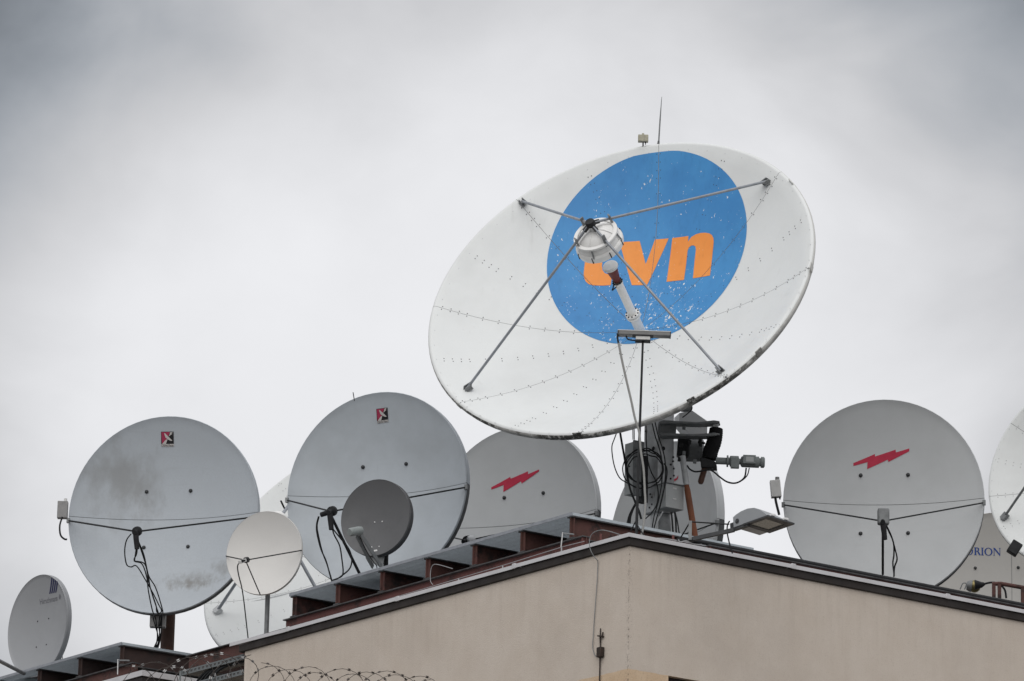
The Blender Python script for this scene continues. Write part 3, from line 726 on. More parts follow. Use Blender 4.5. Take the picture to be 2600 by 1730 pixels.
# ---- mid grey dishes with a red flash
def flash(root, fr, pts):
    patch(fr, [fr.inv(*p) for p in pts], 0.004, 2).build('red_flash', 'red_mark', root)
f3 = frame_azel(1304, 1318, 58.5, 31, 2, 1.205, 1.21, .27)
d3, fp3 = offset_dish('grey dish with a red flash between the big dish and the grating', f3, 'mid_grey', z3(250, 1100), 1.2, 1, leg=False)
flash(d3, f3, [z3(*p) for p in ((435, 700), (577, 622), (580, 636), (710, 580), (710, 602), (793, 566), (793, 580), (662, 672), (657, 655), (525, 735), (527, 683), (435, 718))])
MB().tube([fp3, P(*z3(262, 1098), fp3.y-.05), P(*z3(290, 1090), fp3.y+.02)], [.03, .05, .055], 12).build('converter', 'galv', d3)
f4 = frame_azel(1681, 1359, 58.5, 54, 2, 1.16, 1.21, .27)
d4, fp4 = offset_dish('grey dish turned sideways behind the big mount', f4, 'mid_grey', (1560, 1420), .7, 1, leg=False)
flash(d4, f4, [z4(*p) for p in ((660, 815), (750, 760), (752, 768), (836, 742), (852, 715), (850, 742), (836, 762), (760, 800))])
f6 = frame_azel(2243, 1268, 56.0, 3, 2, 1.212, 1.262, .26)
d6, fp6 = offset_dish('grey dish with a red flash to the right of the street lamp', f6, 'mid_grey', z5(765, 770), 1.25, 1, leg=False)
flash(d6, f6, [z5(*p) for p in ((597, 440), (720, 388), (721, 402), (838, 363), (840, 379), (916, 356), (916, 372), (797, 433), (793, 420), (676, 474), (678, 434), (598, 456))])
rod(d6, fp6, P(*z5(765, 1072), fp6.y+.9), .015, 'black', 'feed_leg')
MB().box(P(*z5(768, 745), fp6.y+.02), .07, .05, .10).build('feed_bracket', 'galv_dark', d6, .02)
for c in ([(778, 785), (800, 830), (825, 890), (828, 960), (822, 1010), (830, 1080)], [(780, 785), (812, 850), (835, 930), (846, 985), (832, 1030), (828, 1085)]):
    cable(d6, [P(*z5(x, y), fp6.y+.05+1.0*(j/(len(c)-1))) for j, (x, y) in enumerate(c)], .010)
p_ = P(*z4(1795, 850), 55.9)
sb = MB().box(p_, .062, .05, .105, V((.98, 0, .1)).normalized(), V((0, 1, 0)), V((-.1, 0, .98)).normalized()).build('sensor_box', 'box_white', d6, .006)
MB().tube([p_+V((.02, 0, .10)), p_+V((.02, 0, .15))], .026, 8).build('sensor_tip', 'box_grey', sb)
cable(sb, [P(*z4(x, y), 55.9) for x, y in ((1790, 915), (1800, 980), (1825, 1080), (1830, 1100))], .016)
cable(sb, [P(*z4(x, y), 55.9) for x, y in ((1798, 915), (1830, 915), (1838, 950))], .01)

# ---- small dishes
def small_prime(label):
    fr = frame_azel(607.5*1.1031, 1273*1.1031, 56.5, 24, 0, .50, .52, .12)
    pt = P(*zm(492, 1000), 56.75); foot = on_t(*zm(482, 1425), .26)
    bs = V((pt.x-.015, pt.y, C0.z+zmid+.012))
    root = thing('satellite_dish', bs, label, 'satellite dish')
    reflector(root, fr, M['warm_white'], lip=.035, halves=False, lipmat='warm_white', th=.012, rim=.006, lower_only=False)
    hub = fr.c-fr.n*(fr.d+.03)
    MB().bar(hub, V((bs.x, bs.y, hub.z)), .10, .10).build('mount_head', 'galv_dark', root, .01)
    MB().bar(bs, V((bs.x, bs.y, hub.z+.08)), .042, .042, V((.5, .8, 0)).normalized()).build('mount_pole', 'galv_dark', root)
    fp = P(*zm(232, 622), fr.c.y-.42)
    lnb(root, fp, fr.at(0, 0)-fp, .036)
    MB().bar(fp, P(*zm(165, 645), fr.c.y-.50), .045, .04).build('converter', 'box_white', root, .005)
    for q_ in (fr.at(-.505, -.01), fr.at(.505, .0), P(*zm(395, 1003), fr.at(0, -.515).y)): rod(root, fp, q_, .0075)
    cable(root, [P(*zm(x, y), fr.c.y-.48+.05*j) for j, (x, y) in enumerate(((165, 645), (145, 690), (155, 780), (190, 920), (215, 1080), (240, 1300), (262, 1490)))], .0075)
    return root
small_prime('small white dish with three thin rods on a square post')
def small_offset(label):
    fr = frame_azel(*zk(619, 690), 54.4, 27, 0, .450, .460, .075)
    bs = P(*zk(780, 1470), 54.75); bs.z = C0.z+ZT+.035
    root = thing('satellite_dish', bs, label, 'satellite dish')
    reflector(root, fr, M['charcoal'], lip=.10, halves=False, lipmat='charcoal_rim', th=.012, rim=.006, lower_only=False)
    for x, y in ((613, 763), (728, 752), (568, 1145), (681, 1136)):
        bx, by = fr.inv(*zk(x, y)); n = fr.nrm(bx, by)
        MB().ball(fr.at(bx, by, .002), .009, 8, 5).build('bolt', 'plate_label', root)
    hub = fr.c-fr.n*(fr.d+.03)
    MB().bar(hub, V((bs.x, bs.y, hub.z)), .1, .12).build('mount_head', 'black', root, .01)
    MB().tube([bs, V((bs.x, bs.y, hub.z+.08))], .030, 12).build('mount_pole', 'black', root)
    a0 = P(*zk(235, 915), fr.c.y-.66); a1 = P(*zk(385, 890), fr.c.y-.56)
    ax = (a1-a0).normalized(); u = ax.orthogonal().normalized(); v = ax.cross(u)
    l = (a1-a0).length+.02
    f = MB().lathe([(.001, -.012), (.040, -.012), (.048, 0), (.050, .01), (.050, l*.55), (.052, l*.56), (.052, l*.8), (.046, l), (.001, l)], a0, u, v, ax, 18).build('feed_horn', 'motor', root)
    MB().bar(P(*zk(308, 890), fr.c.y-.635), P(*zk(362, 880), fr.c.y-.62), .004, .018).build('sticker', 'plate_label', f)
    Lp = [P(*zk(345, 965), fr.c.y-.55), P(*zk(490, 1280), fr.c.y-.10), P(*zk(585, 1445), fr.c.y+.03)]
    for p0, p1, side in (((335, 965), (585, 1450), -.03), ((395, 940), (715, 1440), .03)):
        A0, A1 = P(*zk(*p0), fr.c.y-.54), P(*zk(*p1), fr.c.y+.02)
        MB().bar(A0, A1, .05, .014, V((.3, -1, .2))).build('feed_arm', 'galv_dark', root, .002)
    br = [zk(470, 1300), zk(760, 1270), zk(735, 1440), zk(705, 1455), zk(600, 1370), zk(585, 1465), zk(560, 1455)]
    pl = [P(x, y, fr.c.y+.05) for x, y in br]; bk = [p+V((0, .04, 0)) for p in pl]; n_ = len(pl)
    MB().add(pl+bk, [tuple(range(n_)), tuple(range(n_, 2*n_))[::-1]]+[(i, (i+1) % n_, n_+(i+1) % n_, n_+i) for i in range(n_)]).build('arm_bracket', 'galv_dark', root)
    MB().bar(P(*zk(600, 1200), fr.c.y-.12), P(*zk(650, 1190), fr.c.y-.12), .003, .018).build('sticker', 'plate_label', root)
    cable(root, [P(*zk(x, y), fr.c.y-.5+.1*j) for j, (x, y) in enumerate(((380, 970), (450, 1130), (520, 1260), (600, 1380), (640, 1430), (650, 1510)))], .006)
    return root
small_offset('charcoal grey dish with a feed arm in front of a larger dish')
def left_dish(label):
    fr = frame_azel(*zh(512, 810), 60.8, 53, 0, .628, .68, .12)
    hub = fr.c-fr.n*(fr.d+.2); bs = V((hub.x, hub.y, C0.z+ZT+.035))
    root = thing('satellite_dish', bs, label, 'satellite dish')
    reflector(root, fr, M['pale_grey'], lip=.075, halves=False, lipmat='pale_grey', th=.015, rim=.008, lower_only=False)
    for x, y in ((518, 746), (670, 707), (500, 1101), (638, 1066)):
        bx, by = fr.inv(*zh(x, y)); MB().ball(fr.at(bx, by, .0), .010, 8, 5).build('bolt', 'bolt', root)
    back_mount(root, fr, bs, .05, 'galv_dark', .3)
    for i in range(4):
        dx = i*27
        patch(fr, [fr.inv(*zh(*p)) for p in ((705+dx*.95, 150+i*14), (722+dx*.95, 152+i*16), (694+dx, 368-i*6), (678+dx, 370-i*6))], .003, 2).build('blue_stripe', 'navy', root)
    T = unit_map(fr, zh(545, 440), zh(785, 385), zh(555, 515))
    vs, fs = text_mesh('Hirschmann', 1.0, height=1.0)
    patch(fr, ([T(.5+x, .5-y) for x, y in vs], fs), .003, 0).build('lettering', 'grey_print', root)
    patch(fr, [fr.inv(*zh(*p)) for p in ((815, 378), (828, 374), (836, 400), (830, 440), (815, 442), (809, 412))], .003, 1).build('logo_mark', 'grey_print', root)
    rod(root, P(*zh(-260, 1160), 59.3), P(*zh(330, 1465), 60.6), .026, 'galv_dark', 'feed_arm')
    rod(root, P(*zh(800, 1220), 61.1), P(*zh(860, 1340), 61.2), .02, 'galv_dark', 'stay')
    cable(root, [P(*zh(850, 1150), 61.1), P(*zh(856, 1230), 61.1), P(*zh(858, 1330), 61.1)], .006, 'grey_cable')
    return root
left_dish('pale grey dish with blue stripes at the far left edge')

# ---- beige dish behind on the right
f8 = frame_azel(2530, 1488, 63.0, 2, 2, 1.0, 1.03, .2)
bs8 = mount_base(f8)
d8 = thing('satellite_dish', bs8, 'beige dish lettered in blue partly hidden on the right', 'satellite dish')
reflector(d8, f8, M['beige'], halves=False, lip=.06)
back_mount(d8, f8, bs8, .07)
bx, by = f8.inv(*zr(427, 910)); bolts(d8, f8, [(bx, by), (-bx, by)], .022)
sx, sy = f8.inv(*zr(945, 900))
sm = MB()
for i in range(20):
    y0, y1 = -.95+.095*i, -.95+.095*(i+1)
    if (sx**2+max(abs(y0), abs(y1))**2) < .99: sm.add([f8.at(sx-.003, y0, .002), f8.at(sx+.003, y0, .002), f8.at(sx+.003, y1, .002), f8.at(sx-.003, y1, .002)], [(0, 1, 2, 3)])
sm.build('seam_strip', 'seam', d8)
def zr_letters():
    """serif capitals O R I O N in units of cap height, thick and thin strokes"""
    def ringp(cx, rx, ry, ix):
        o = [(cx+rx*math.cos(2*math.pi*i/20), .5+ry*math.sin(2*math.pi*i/20)) for i in range(20)]
        n = [(cx+ix*math.cos(2*math.pi*i/20), .5+(ry-.08)*math.sin(2*math.pi*i/20)) for i in range(20)]
        return (o+n, [(i, (i+1) % 20, 20+(i+1) % 20, 20+i) for i in range(20)])
    yield 'O', ringp(-1.38, .46, .52, .30)
    yield 'R', ([(-.80, 0), (-.45, 0), (-.45, .05), (-.53, .08), (-.53, .92), (-.45, .95), (-.45, 1), (-.80, 1), (-.80, .95), (-.72, .92), (-.72, .08), (-.80, .05),
                 (-.53, 1), (-.30, 1), (-.16, .88), (-.16, .64), (-.30, .50), (-.53, .50), (-.53, .57), (-.36, .58), (-.32, .66), (-.32, .85), (-.38, .92), (-.53, .93), (-.42, .5), (-.22, .5), (.04, .03), (-.0, 0), (-.17, 0)],
                [(0, 1, 2, 3, 4, 5, 6, 7, 8, 9, 10, 11), (12, 13, 22, 23), (13, 14, 21, 22), (14, 15, 20, 21), (15, 16, 19, 20), (16, 17, 18, 19), (24, 28, 27, 26, 25)])
    yield 'I', ([(.08, 0), (.42, 0), (.42, .05), (.34, .08), (.34, .92), (.42, .95), (.42, 1), (.08, 1), (.08, .95), (.16, .92), (.16, .08), (.08, .05)], [tuple(range(12))])
    yield 'O', ringp(1.02, .52, .52, .33)
    yield 'N', ([(1.62, 0), (1.84, 0), (1.84, .04), (1.77, .07), (1.77, .80), (2.42, -.02), (2.50, -.02), (2.50, .93), (2.57, .96), (2.57, 1), (2.34, 1), (2.34, .96), (2.42, .93), (2.42, .25), (1.84, 1), (1.60, 1), (1.60, .96), (1.69, .93), (1.69, .07), (1.62, .04)],
                [(0, 1, 2, 3, 18, 19), (3, 4, 17, 18), (4, 14, 15, 16, 17), (4, 5, 13, 14), (5, 6, 13), (6, 7, 12, 13), (7, 8, 9, 10, 11, 12)])
bl, br_, tl = f8.inv(*zr(410, 726)), f8.inv(*zr(790, 735)), f8.inv(*zr(420, 618))
kx = ((br_[0]-bl[0])/(2.57+.80)); ky = math.hypot(tl[0]-bl[0], tl[1]-bl[1])
ox, oy = bl[0]+.80*kx, bl[1]
for nm, (vs, fs) in zr_letters():
    patch(f8, ([(ox+x*kx, oy+y*ky+(br_[1]-bl[1])*(x+.8)/3.37) for x, y in vs], fs), .004, 0).build('letter', 'blue_print', d8)
c_ = P(*zr(395, 1180), 56.8)
MB().ball(P(*zr(415, 1172), 61.5), .085, 14, 9, V((1, 0, .1)).normalized()).build('feed_horn', 'gold', d8)
MB().tube([P(*zr(305, 1160), 61.5), P(*zr(345, 1165), 61.5), P(*zr(375, 1170), 61.5)], [.055, .075, .08], 12).build('converter', 'galv_dark', d8)
MB().tube([P(*zr(420, 1150), 61.4), P(*zr(520, 1150), 61.4), P(*zr(560, 1135), 61.4)], [.07, .04, .02], 10).build('converter', 'black', d8)
cable(d8, [P(*zr(x, y), 61.4) for x, y in ((550, 1138), (640, 1118), (720, 1122), (800, 1165), (850, 1230), (868, 1340))], .014)
cable(d8, [P(*zr(x, y), 61.4) for x, y in ((210, 1215), (250, 1130), (300, 1135), (275, 1215))], .008, 'galv_dark', 'bracket')

# ------------------------------------------------------------------ large panelled dishes
def rivet(mb, fr, x, y, r=.0068, h=.0045):
    n = fr.nrm(x, y); u = n.orthogonal().normalized(); v = n.cross(u); c = fr.at(x, y, 0)
    mb.lathe([(r, 0), (r*.9, h), (.0005, h)], c, u, v, n, 6)
def panelled(root, fr, Rr, phase, mat, rim_under, rivmat='bolt', ecc=0.0, npan=8, roll=.055, gap=.0022, seg=12):
    """petals with real gaps, a rolled rim and a dark strip behind each gap"""
    r_in, r_out = .10, Rr-roll
    zr0 = lambda r: fr.zof(r, 0)
    prof = [(r_in+(r_out-r_in)*i/16, 0.0) for i in range(17)]
    sl = 2*fr.d*r_out/fr.ru**2                      # slope at the start of the roll
    a_s = math.atan(sl); P2 = []
    # rolled rim: quarter turn outwards and down
    cxr, czr = r_out-roll*-math.sin(-a_s)*-1, 0
    for i in range(1, 9):
        th = a_s-(a_s+math.pi*.56)*i/8              # direction of travel turns from up-slope to straight back
        P2.append(th)
    pts = [(r, fr.d*(r/fr.ru)**2-fr.d) for r, _ in prof]
    r, z = pts[-1]
    for th in P2:
        r += roll*.21*math.cos(th); z += roll*.21*math.sin(th); pts.append((r, z))
    rim_i = len(pts)-4
    for i in range(2): z -= roll*.42; r -= .010; pts.append((r, z))
    rmax = max(p[0] for p in pts)
    for k_ in range(npan):
        a0, a1 = phase+2*math.pi*k_/npan, phase+2*math.pi*(k_+1)/npan
        def ring(r, z, j):
            da = gap/max(r, .05); a = a0+da+(a1-a0-2*da)*j/seg
            if ecc:
                r2 = r*(1+ecc*math.sin(a)*min(1, r/Rr)**3); z += fr.d*(r2*r2-r*r)/fr.ru**2; r = r2
            return fr.c+fr.u*(r*math.cos(a))+fr.v*(r*math.sin(a))+fr.n*z
        m = MB(); front = pts[:rim_i]
        backp = [(rr_, fr.d*(rr_/fr.ru)**2-fr.d-.035) for rr_ in [r_in+(r_out-r_in)*i/6 for i in range(6, -1, -1)]]
        n_ = seg+1; rows = front
        vs = [ring(r, z, j) for (r, z) in rows for j in range(n_)]
        fs = [(i*n_+j, i*n_+j+1, (i+1)*n_+j+1, (i+1)*n_+j) for i in range(len(rows)-1) for j in range(seg)]
        m.add(vs, fs); pan = m.build('panel', mat, root, angle=60)
        m = MB(); rows = pts[rim_i-1:]+backp
        vs = [ring(r-(.0 if i else .001), z-(.0 if i else .001), j) for i, (r, z) in enumerate(rows) for j in range(n_)]
        fs = [(i*n_+j, i*n_+j+1, (i+1)*n_+j+1, (i+1)*n_+j) for i in range(len(rows)-1) for j in range(seg)]
        m.add(vs, fs); m.build('panel_back', rim_under, pan, angle=60)
    sm = MB()
    for k_ in range(npan):
        a = phase+2*math.pi*k_/npan; c_, s_ = math.cos(a), math.sin(a)
        rs = [r_in+(r_out-r_in)*i/14 for i in range(15)]
        for ra, rb in zip(rs, rs[1:]):
            q_ = []
            for rr_, sg in ((ra, -1), (ra, 1), (rb, 1), (rb, -1)):
                q_.append(fr.at(rr_*c_-s_*.012*sg, rr_*s_+c_*.012*sg, -.006))
            sm.add(q_, [(0, 1, 2, 3)])
    sm.build('seam_strip', 'seam', root)
    MB().lathe([(.001, -fr.d+.004), (.102, -fr.d+.004), (.104, -fr.d-.02), (.001, -fr.d-.02)], fr.c, fr.u, fr.v, fr.n, 24).build('hub_cap', mat, root)
    rv = MB()
    for k_ in range(npan*2):
        a = phase+math.pi*k_/npan; c_, s_ = math.cos(a), math.sin(a); seamline = k_ % 2 == 0
        rr_ = .30 if seamline else .42
        while rr_ < r_out-.02:
            for sg in (-1, 1):
                o_ = .023
                rivet(rv, fr, rr_*c_-s_*o_*sg+random.uniform(-.003, .003), rr_*s_+c_*o_*sg)
            rr_ += .175 if rr_ < r_out-.4 else .09
    stuff(rv.build('rivets', rivmat, root))
    rv = MB()
    for k_ in range(npan*7):
        a = phase+2*math.pi*(k_+.5)/(npan*7); rivet(rv, fr, (r_out-.01)*math.cos(a), (r_out-.01)*math.sin(a), .006, .003)
    stuff(rv.build('edge_rivets', 'galv', root))
    return rmax

# ---- the big painted dish
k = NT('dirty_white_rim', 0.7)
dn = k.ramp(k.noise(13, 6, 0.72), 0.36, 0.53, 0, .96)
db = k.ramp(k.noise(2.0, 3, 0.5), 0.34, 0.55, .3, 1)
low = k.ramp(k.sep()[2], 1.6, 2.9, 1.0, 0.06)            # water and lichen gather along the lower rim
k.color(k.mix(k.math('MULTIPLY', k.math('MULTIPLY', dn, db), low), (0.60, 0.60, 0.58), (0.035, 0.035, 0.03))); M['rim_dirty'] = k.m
RB = 2.30
fb = frame_tilt(1430*1.1031, 667*1.1031, 53.5, math.radians(50.8), -.423, .906, RB, RB, .70)
pm = P(*z4(690, 1240), 54.35); baseB = V((pm.x, pm.y, C0.z+ZT+.036))
tv = thing('satellite_dish', baseB, 'huge white dish with an orange and blue painted logo on a steel mast', 'satellite dish')
PH = math.radians(16.5)
panelled(tv, fb, 2.41, PH, 'white_dish', 'rim_dirty', ecc=.025)
planes = [PH+math.pi*i/4 for i in range(4)]
vtx = fb.at(0, 0)
def paint(name, c1, c2, chip):
    k = NT(name, 0.5)
    base = k.mix(k.ramp(k.noise(1.6, 5, 0.6), 0.3, 0.7), c1, c2)
    base = k.mix(k.ramp(k.noise(14, 5, 0.65, (1, 1, .35)), 0.5, 0.75, 0, .3), base, tuple(c*.72 for c in c1))
    near = k.ramp(k.dist(fb.at(.1, .15)-baseB, (1, 1, 1)), 0.25, 1.35, 1.0, 0.0)
    # paint flakes: vertical scratches and blotches, denser towards the vertex
    n_a = k.noise(22, 4, 0.75, (1.6, 1.6, .35)); n_b = k.noise(30, 3, 0.6, (1, 1, .8), (3, 3, 3)); n_c = k.noise(4.5, 3, .5, loc=(2, 7, 1))
    va = k.math('ADD', n_a, k.math('ADD', k.math('MULTIPLY', near, .07), k.math('MULTIPLY', k.math('SUBTRACT', n_c, .5), .20)))
    vb = k.math('ADD', n_b, k.math('ADD', k.math('MULTIPLY', near, .06), k.math('MULTIPLY', k.math('SUBTRACT', n_c, .5), .22)))
    f = k.math('MAXIMUM', k.ramp(va, chip, chip+.012), k.ramp(vb, chip-.005, chip+.008))
    k.color(k.mix(f, base, (0.74, 0.75, 0.74))); return k.m
M['paint_blue'] = paint('worn_blue_paint', (0.040, 0.215, 0.50), (0.055, 0.265, 0.57), .712)
M['paint_orange'] = paint('worn_orange_paint', (0.80, 0.265, 0.045), (0.85, 0.305, 0.06), .745)
bc, br2 = (.4898, .951), 1.284
poly = []
for i in range(96):
    a = 2*math.pi*i/96; x, y = bc[0]+br2*math.cos(a), bc[1]+br2*math.sin(a); l = math.hypot(x, y)
    if l > 2.34: x, y = x*2.34/l, y*2.34/l
    poly.append((x, y))
# fan of rings so that the sheet follows the bowl
vs = [bc]+[(bc[0]+(x-bc[0])*r/14, bc[1]+(y-bc[1])*r/14) for r in range(1, 15) for x, y in poly]
fs = [(0, 1+i, 1+(i+1) % 96) for i in range(96)]+[(1+(r-1)*96+i, 1+(r-1)*96+(i+1) % 96, 1+r*96+(i+1) % 96, 1+r*96+i) for r in range(1, 14) for i in range(96)]
patch(fb, (vs, fs), .0035, 0, planes, .0035).build('painted_disc', 'paint_blue', tv)
def arc(pts, k_=4): return pts
L_t = [zs(*p) for p in ((452, 350), (612, 338), (604, 440), (690, 434), (682, 535), (597, 542), (583, 690), (588, 730), (610, 762), (640, 772), (692, 764), (680, 790), (670, 881), (600, 887), (540, 886), (490, 883), (450, 872), (420, 845), (402, 800), (401, 760), (408, 690), (424, 556), (362, 560), (372, 458), (440, 452))]
L_v = [zl(*p) for p in ((273, 133), (380, 128), (465, 122), (522, 342), (610, 108), (740, 98), (640, 318), (535, 540), (460, 542), (390, 542), (330, 336))]
L_n = [zl(*p) for p in ((775, 95), (850, 86), (928, 75), (924, 130), (955, 85), (1000, 58), (1045, 46), (1085, 44), (1125, 50), (1150, 66), (1165, 95), (1168, 130), (1160, 210), (1132, 450), (1050, 464), (970, 477), (985, 320), (998, 205), (995, 176), (978, 164), (955, 166), (932, 185), (920, 215), (908, 330), (885, 492), (800, 501), (720, 510), (745, 330))]
for pts in (L_t, L_v, L_n):
    patch(fb, [fb.inv(*p) for p in pts], .0065, 4, planes, .003).build('letter', 'paint_orange', tv)
# struts
hubp = fb.c+fb.n*(1.80-.70)
for bpx in ((1950, 463), (1326, 514), (1186, 991), (1833, 946)):
    x, y = fb.inv(*bpx); a = math.atan2(y, x); e = fb.at(x, y, .03)
    rad = (fb.u*math.cos(a)+fb.v*math.sin(a)); tg = (-fb.u*math.sin(a)+fb.v*math.cos(a))
    d_ = (hubp-e).normalized()
    sr = MB().tube([e, hubp-d_*.05], .0165, 10).build('strut', 'strut', tv)
    nn = fb.nrm(x, y)
    bk = MB().box(fb.at(x, y, .006), .065, .045, .005, rad, tg, nn)
    for sg in (-1, 1): bk.box(fb.at(x, y, .035)+tg*(.024*sg), .045, .004, .035, rad, tg, nn)
    bk.build('strut_bracket', 'galv_dark', tv)
    MB().bar(hubp-d_*.12, hubp-d_*.01, .028, .05).build('strut_clevis', 'black', sr)
hb = MB().lathe([(.001, .035), (.05, .035), (.06, .02), (.06, -.03), (.001, -.03)], hubp, fb.u, fb.v, fb.n, 10).build('strut_hub', 'black', tv)
# subreflector: convex dish below, domed back, stand off ring
sc_ = fb.c+fb.n*(1.46-.70)
su = MB().lathe([(.001, -.135), (.06, -.132), (.13, -.12), (.20, -.10), (.25, -.07), (.27, -.045), (.283, -.04), (.292, 0), (.290, .03), (.278, .045), (.25, .055)], sc_, fb.u, fb.v, fb.n, 36).build('subreflector', 'white_part', tv, angle=30)
MB().lathe([(.262, .05), (.258, .085), (.24, .13), (.195, .18), (.13, .218), (.065, .236), (.001, .24)], sc_, fb.u, fb.v, fb.n, 32).build('subreflector_back', 'white_part', su)
for k_ in range(8):
    a = math.pi*k_/4+.2; c_ = fb.u*math.cos(a)+fb.v*math.sin(a)
    MB().tube([sc_+c_*r+fb.n*z for r, z in ((.262, .058), (.243, .133), (.197, .184), (.13, .222), (.03, .242))], .006, 6).build('rib', 'white_part', su)
    MB().bar(sc_+c_*.294+fb.n*-.03, sc_+c_*.288+fb.n*.045, .010, .010).build('bolt', 'black', su)
rc = fb.c+fb.n*(1.615-.70)
rg = MB().lathe([(.225, -.012), (.268, -.012), (.272, 0), (.268, .012), (.225, .012), (.225, -.012)], rc, fb.u, fb.v, fb.n, 40).build('stand_off_ring', 'white_part', tv, angle=50)
for a in (16.5, 106.5, 196.5, 286.5):
    a = math.radians(a); c_ = fb.u*math.cos(a)+fb.v*math.sin(a)
    MB().bar(rc+c_*.245-fb.n*.04, rc+c_*.245+fb.n*.13, .045, .015, c_).build('ring_bracket', 'galv_dark', rg)
    a2 = a+math.pi/4; c2 = fb.u*math.cos(a2)+fb.v*math.sin(a2)
    MB().tube([rc+c2*.25+fb.n*.01, sc_+c2*.285+fb.n*.03], .009, 6).build('ring_bolt', 'galv_dark', rg)
# feed
v0 = fb.c-fb.n*.70
fd = MB().lathe([(.060, 0), (.060, .24)], v0, fb.u, fb.v, fb.n, 20)
fd.lathe([(.060, .24), (.088, .245), (.088, .262), (.068, .266), (.068, .28), (.088, .284), (.088, .302), (.055, .306), (.052, .33), (.050, .80), (.060, .805), (.062, .83)], v0, fb.u, fb.v, fb.n, 20)
fe = fd.build('feed_tube', 'white_part', tv, angle=30)
MB().lathe([(.03, .83), (.04, .84), (.075, 1.07), (.03, 1.07)], v0, fb.u, fb.v, fb.n, 24).build('feed_cone', 'maroon', fe)
MB().lathe([(.082, 1.065), (.09, 1.07), (.09, 1.10), (.082, 1.112), (.001, 1.118)], v0, fb.u, fb.v, fb.n, 28).build('feed_window', 'white_part', fe, angle=30)
MB().lathe([(.0905, 1.078), (.093, 1.08), (.093, 1.09), (.0905, 1.092)], v0, fb.u, fb.v, fb.n, 28).build('clamp_ring', 'galv', fe)
fbt = MB()
for k_ in range(10):
    a = 2*math.pi*k_/10; fbt.ball(v0+(fb.u*math.cos(a)+fb.v*math.sin(a))*.075+fb.n*.308, .010, 6, 4); fbt.ball(v0+(fb.u*math.cos(a)+fb.v*math.sin(a))*.058+fb.n*.838, .011, 6, 4)
stuff(fbt.build('flange_bolts', 'black', fe))
cz = MB()
for k_ in range(5):
    t = k_/4; q_ = P(*zs(700+t*20-2, 722+t*90), (v0+fb.n*(1.05-.2*t)).y-.075+.03*t)
    cz.ball(q_, .011, 6, 4)
stuff(cz.build('cone_screws', 'white_part', fe))
cable(fe, [P(*zs(x, y), (v0+fb.n*.8).y-.06) for x, y in ((700, 850), (694, 900), (684, 930), (705, 915), (728, 895))], .008)
# things clamped to the rim
ang = math.radians(61.5)
p_ = P(*zt(305, 1130), fb.at(2.3*math.cos(1.15), 2.3*math.sin(1.15)).y)
sb = MB().box(p_, .062, .04, .042).build('sensor_box', 'box_beige', tv, .005)
MB().tube([p_+V((-.002, 0, .04)), p_+V((-.002, 0, .066))], .014, 8).build('sensor_tip', 'box_beige', sb)
MB().tube([p_+V((0, 0, -.04)), p_+V((0, .05, -.16))], .010, 8).build('sensor_stem', 'box_grey', sb)
MB().tube([p_+V((.03, 0, -.04)), p_+V((.03, 0, -.08))], [.009, .003], 8).build('cable_gland', 'rubber', sb)
y_ = p_.y-.02
lr = MB().tube([P(*zt(662, 1230), y_), P(*zt(670, 1190), y_), P(*zt(700, 700), y_), P(*zt(740, 150), y_)], [.010, .009, .009, .003], 8).build('lightning_rod', 'galv_dark', tv)
MB().tube([P(*zt(625, 1285), y_+.06), P(*zt(660, 1270), y_+.02), P(*zt(668, 1185), y_)], [.018, .016, .012], 8).build('rod_foot', 'black', lr)
# rim joint plates
for a in (-28.5, -62, 196.5, 241, 10, 286.5-12):
    a = math.radians(a); rad = (fb.u*math.cos(a)+fb.v*math.sin(a)); tg = (-fb.u*math.sin(a)+fb.v*math.cos(a))
    MB().box(fb.c+rad*2.395+fb.n*.03, .006, .05, .045, rad, tg, fb.n).build('rim_joint', 'rim_dirty', tv, .004)

# ---- mount of the big dish
DL, DR = V((-.588, .809, 0)), V((.809, .588, 0))
def col_box(corner, wl, wr, zt_, zb_):
    c = corner+DL*(wl/2)+DR*(wr/2); c.z = (zt_+zb_)/2
    return MB().box(c, wl/2, wr/2, (zt_-zb_)/2, DL, DR, Z_)
zat = lambda x, y, Y: P(*z4(x, y), Y).z
cor = P(*z4(650, 600), 54.0)
mast = col_box(cor, .27, .24, zat(650, 40, 54), zat(650, 1060, 54)).build('mast', 'galv', tv, .008)
c2 = cor+DL*.13; MB().box(V((c2.x, c2.y, (zat(580, 860, 54)+zat(560, 1500, 54))/2))+DR*.12, .07, .07, (zat(580, 860, 54)-zat(560, 1500, 54))/2, DL, DR, Z_).build('mast_foot', 'galv', tv, .01)
# pedestal
pc_ = cor+DL*.10+DR*.16; zb_ = baseB.z
MB().lathe([(.16, zb_), (.16, zb_+.03), (.105, zb_+.035), (.10, zat(700, 1150, 54)), (.085, zat(700, 1065, 54)), (.06, zat(700, 1050, 54))], V((pc_.x, pc_.y, 0)), V((1, 0, 0)), V((0, 1, 0)), Z_, 24).build('pedestal', 'galv_dark', tv)
sp = MB().box(cor+DR*.145-DL*.005+Z_*(zat(700, 680, 54)-cor.z), .005, .095, .105, DL, DR, Z_).build('splice_plate', 'galv', mast)
MB().box(cor+DL*.14-DR*.005+Z_*(zat(600, 970, 54)-cor.z), .095, .005, .105, DL, DR, Z_).build('splice_plate', 'galv', mast)
bt = MB()
for (x, y) in ((800, 540), (798, 580), (775, 612), (805, 652), (805, 720), (772, 748)): 
    q_ = on = P(*z4(x, y), 54.0); k_ = (q_-cor).x/DR.x; q_ = cor+DR*k_-DL*.012; q_.z = zat(x, y, q_.y); bt.ball(q_, .013, 7, 5)
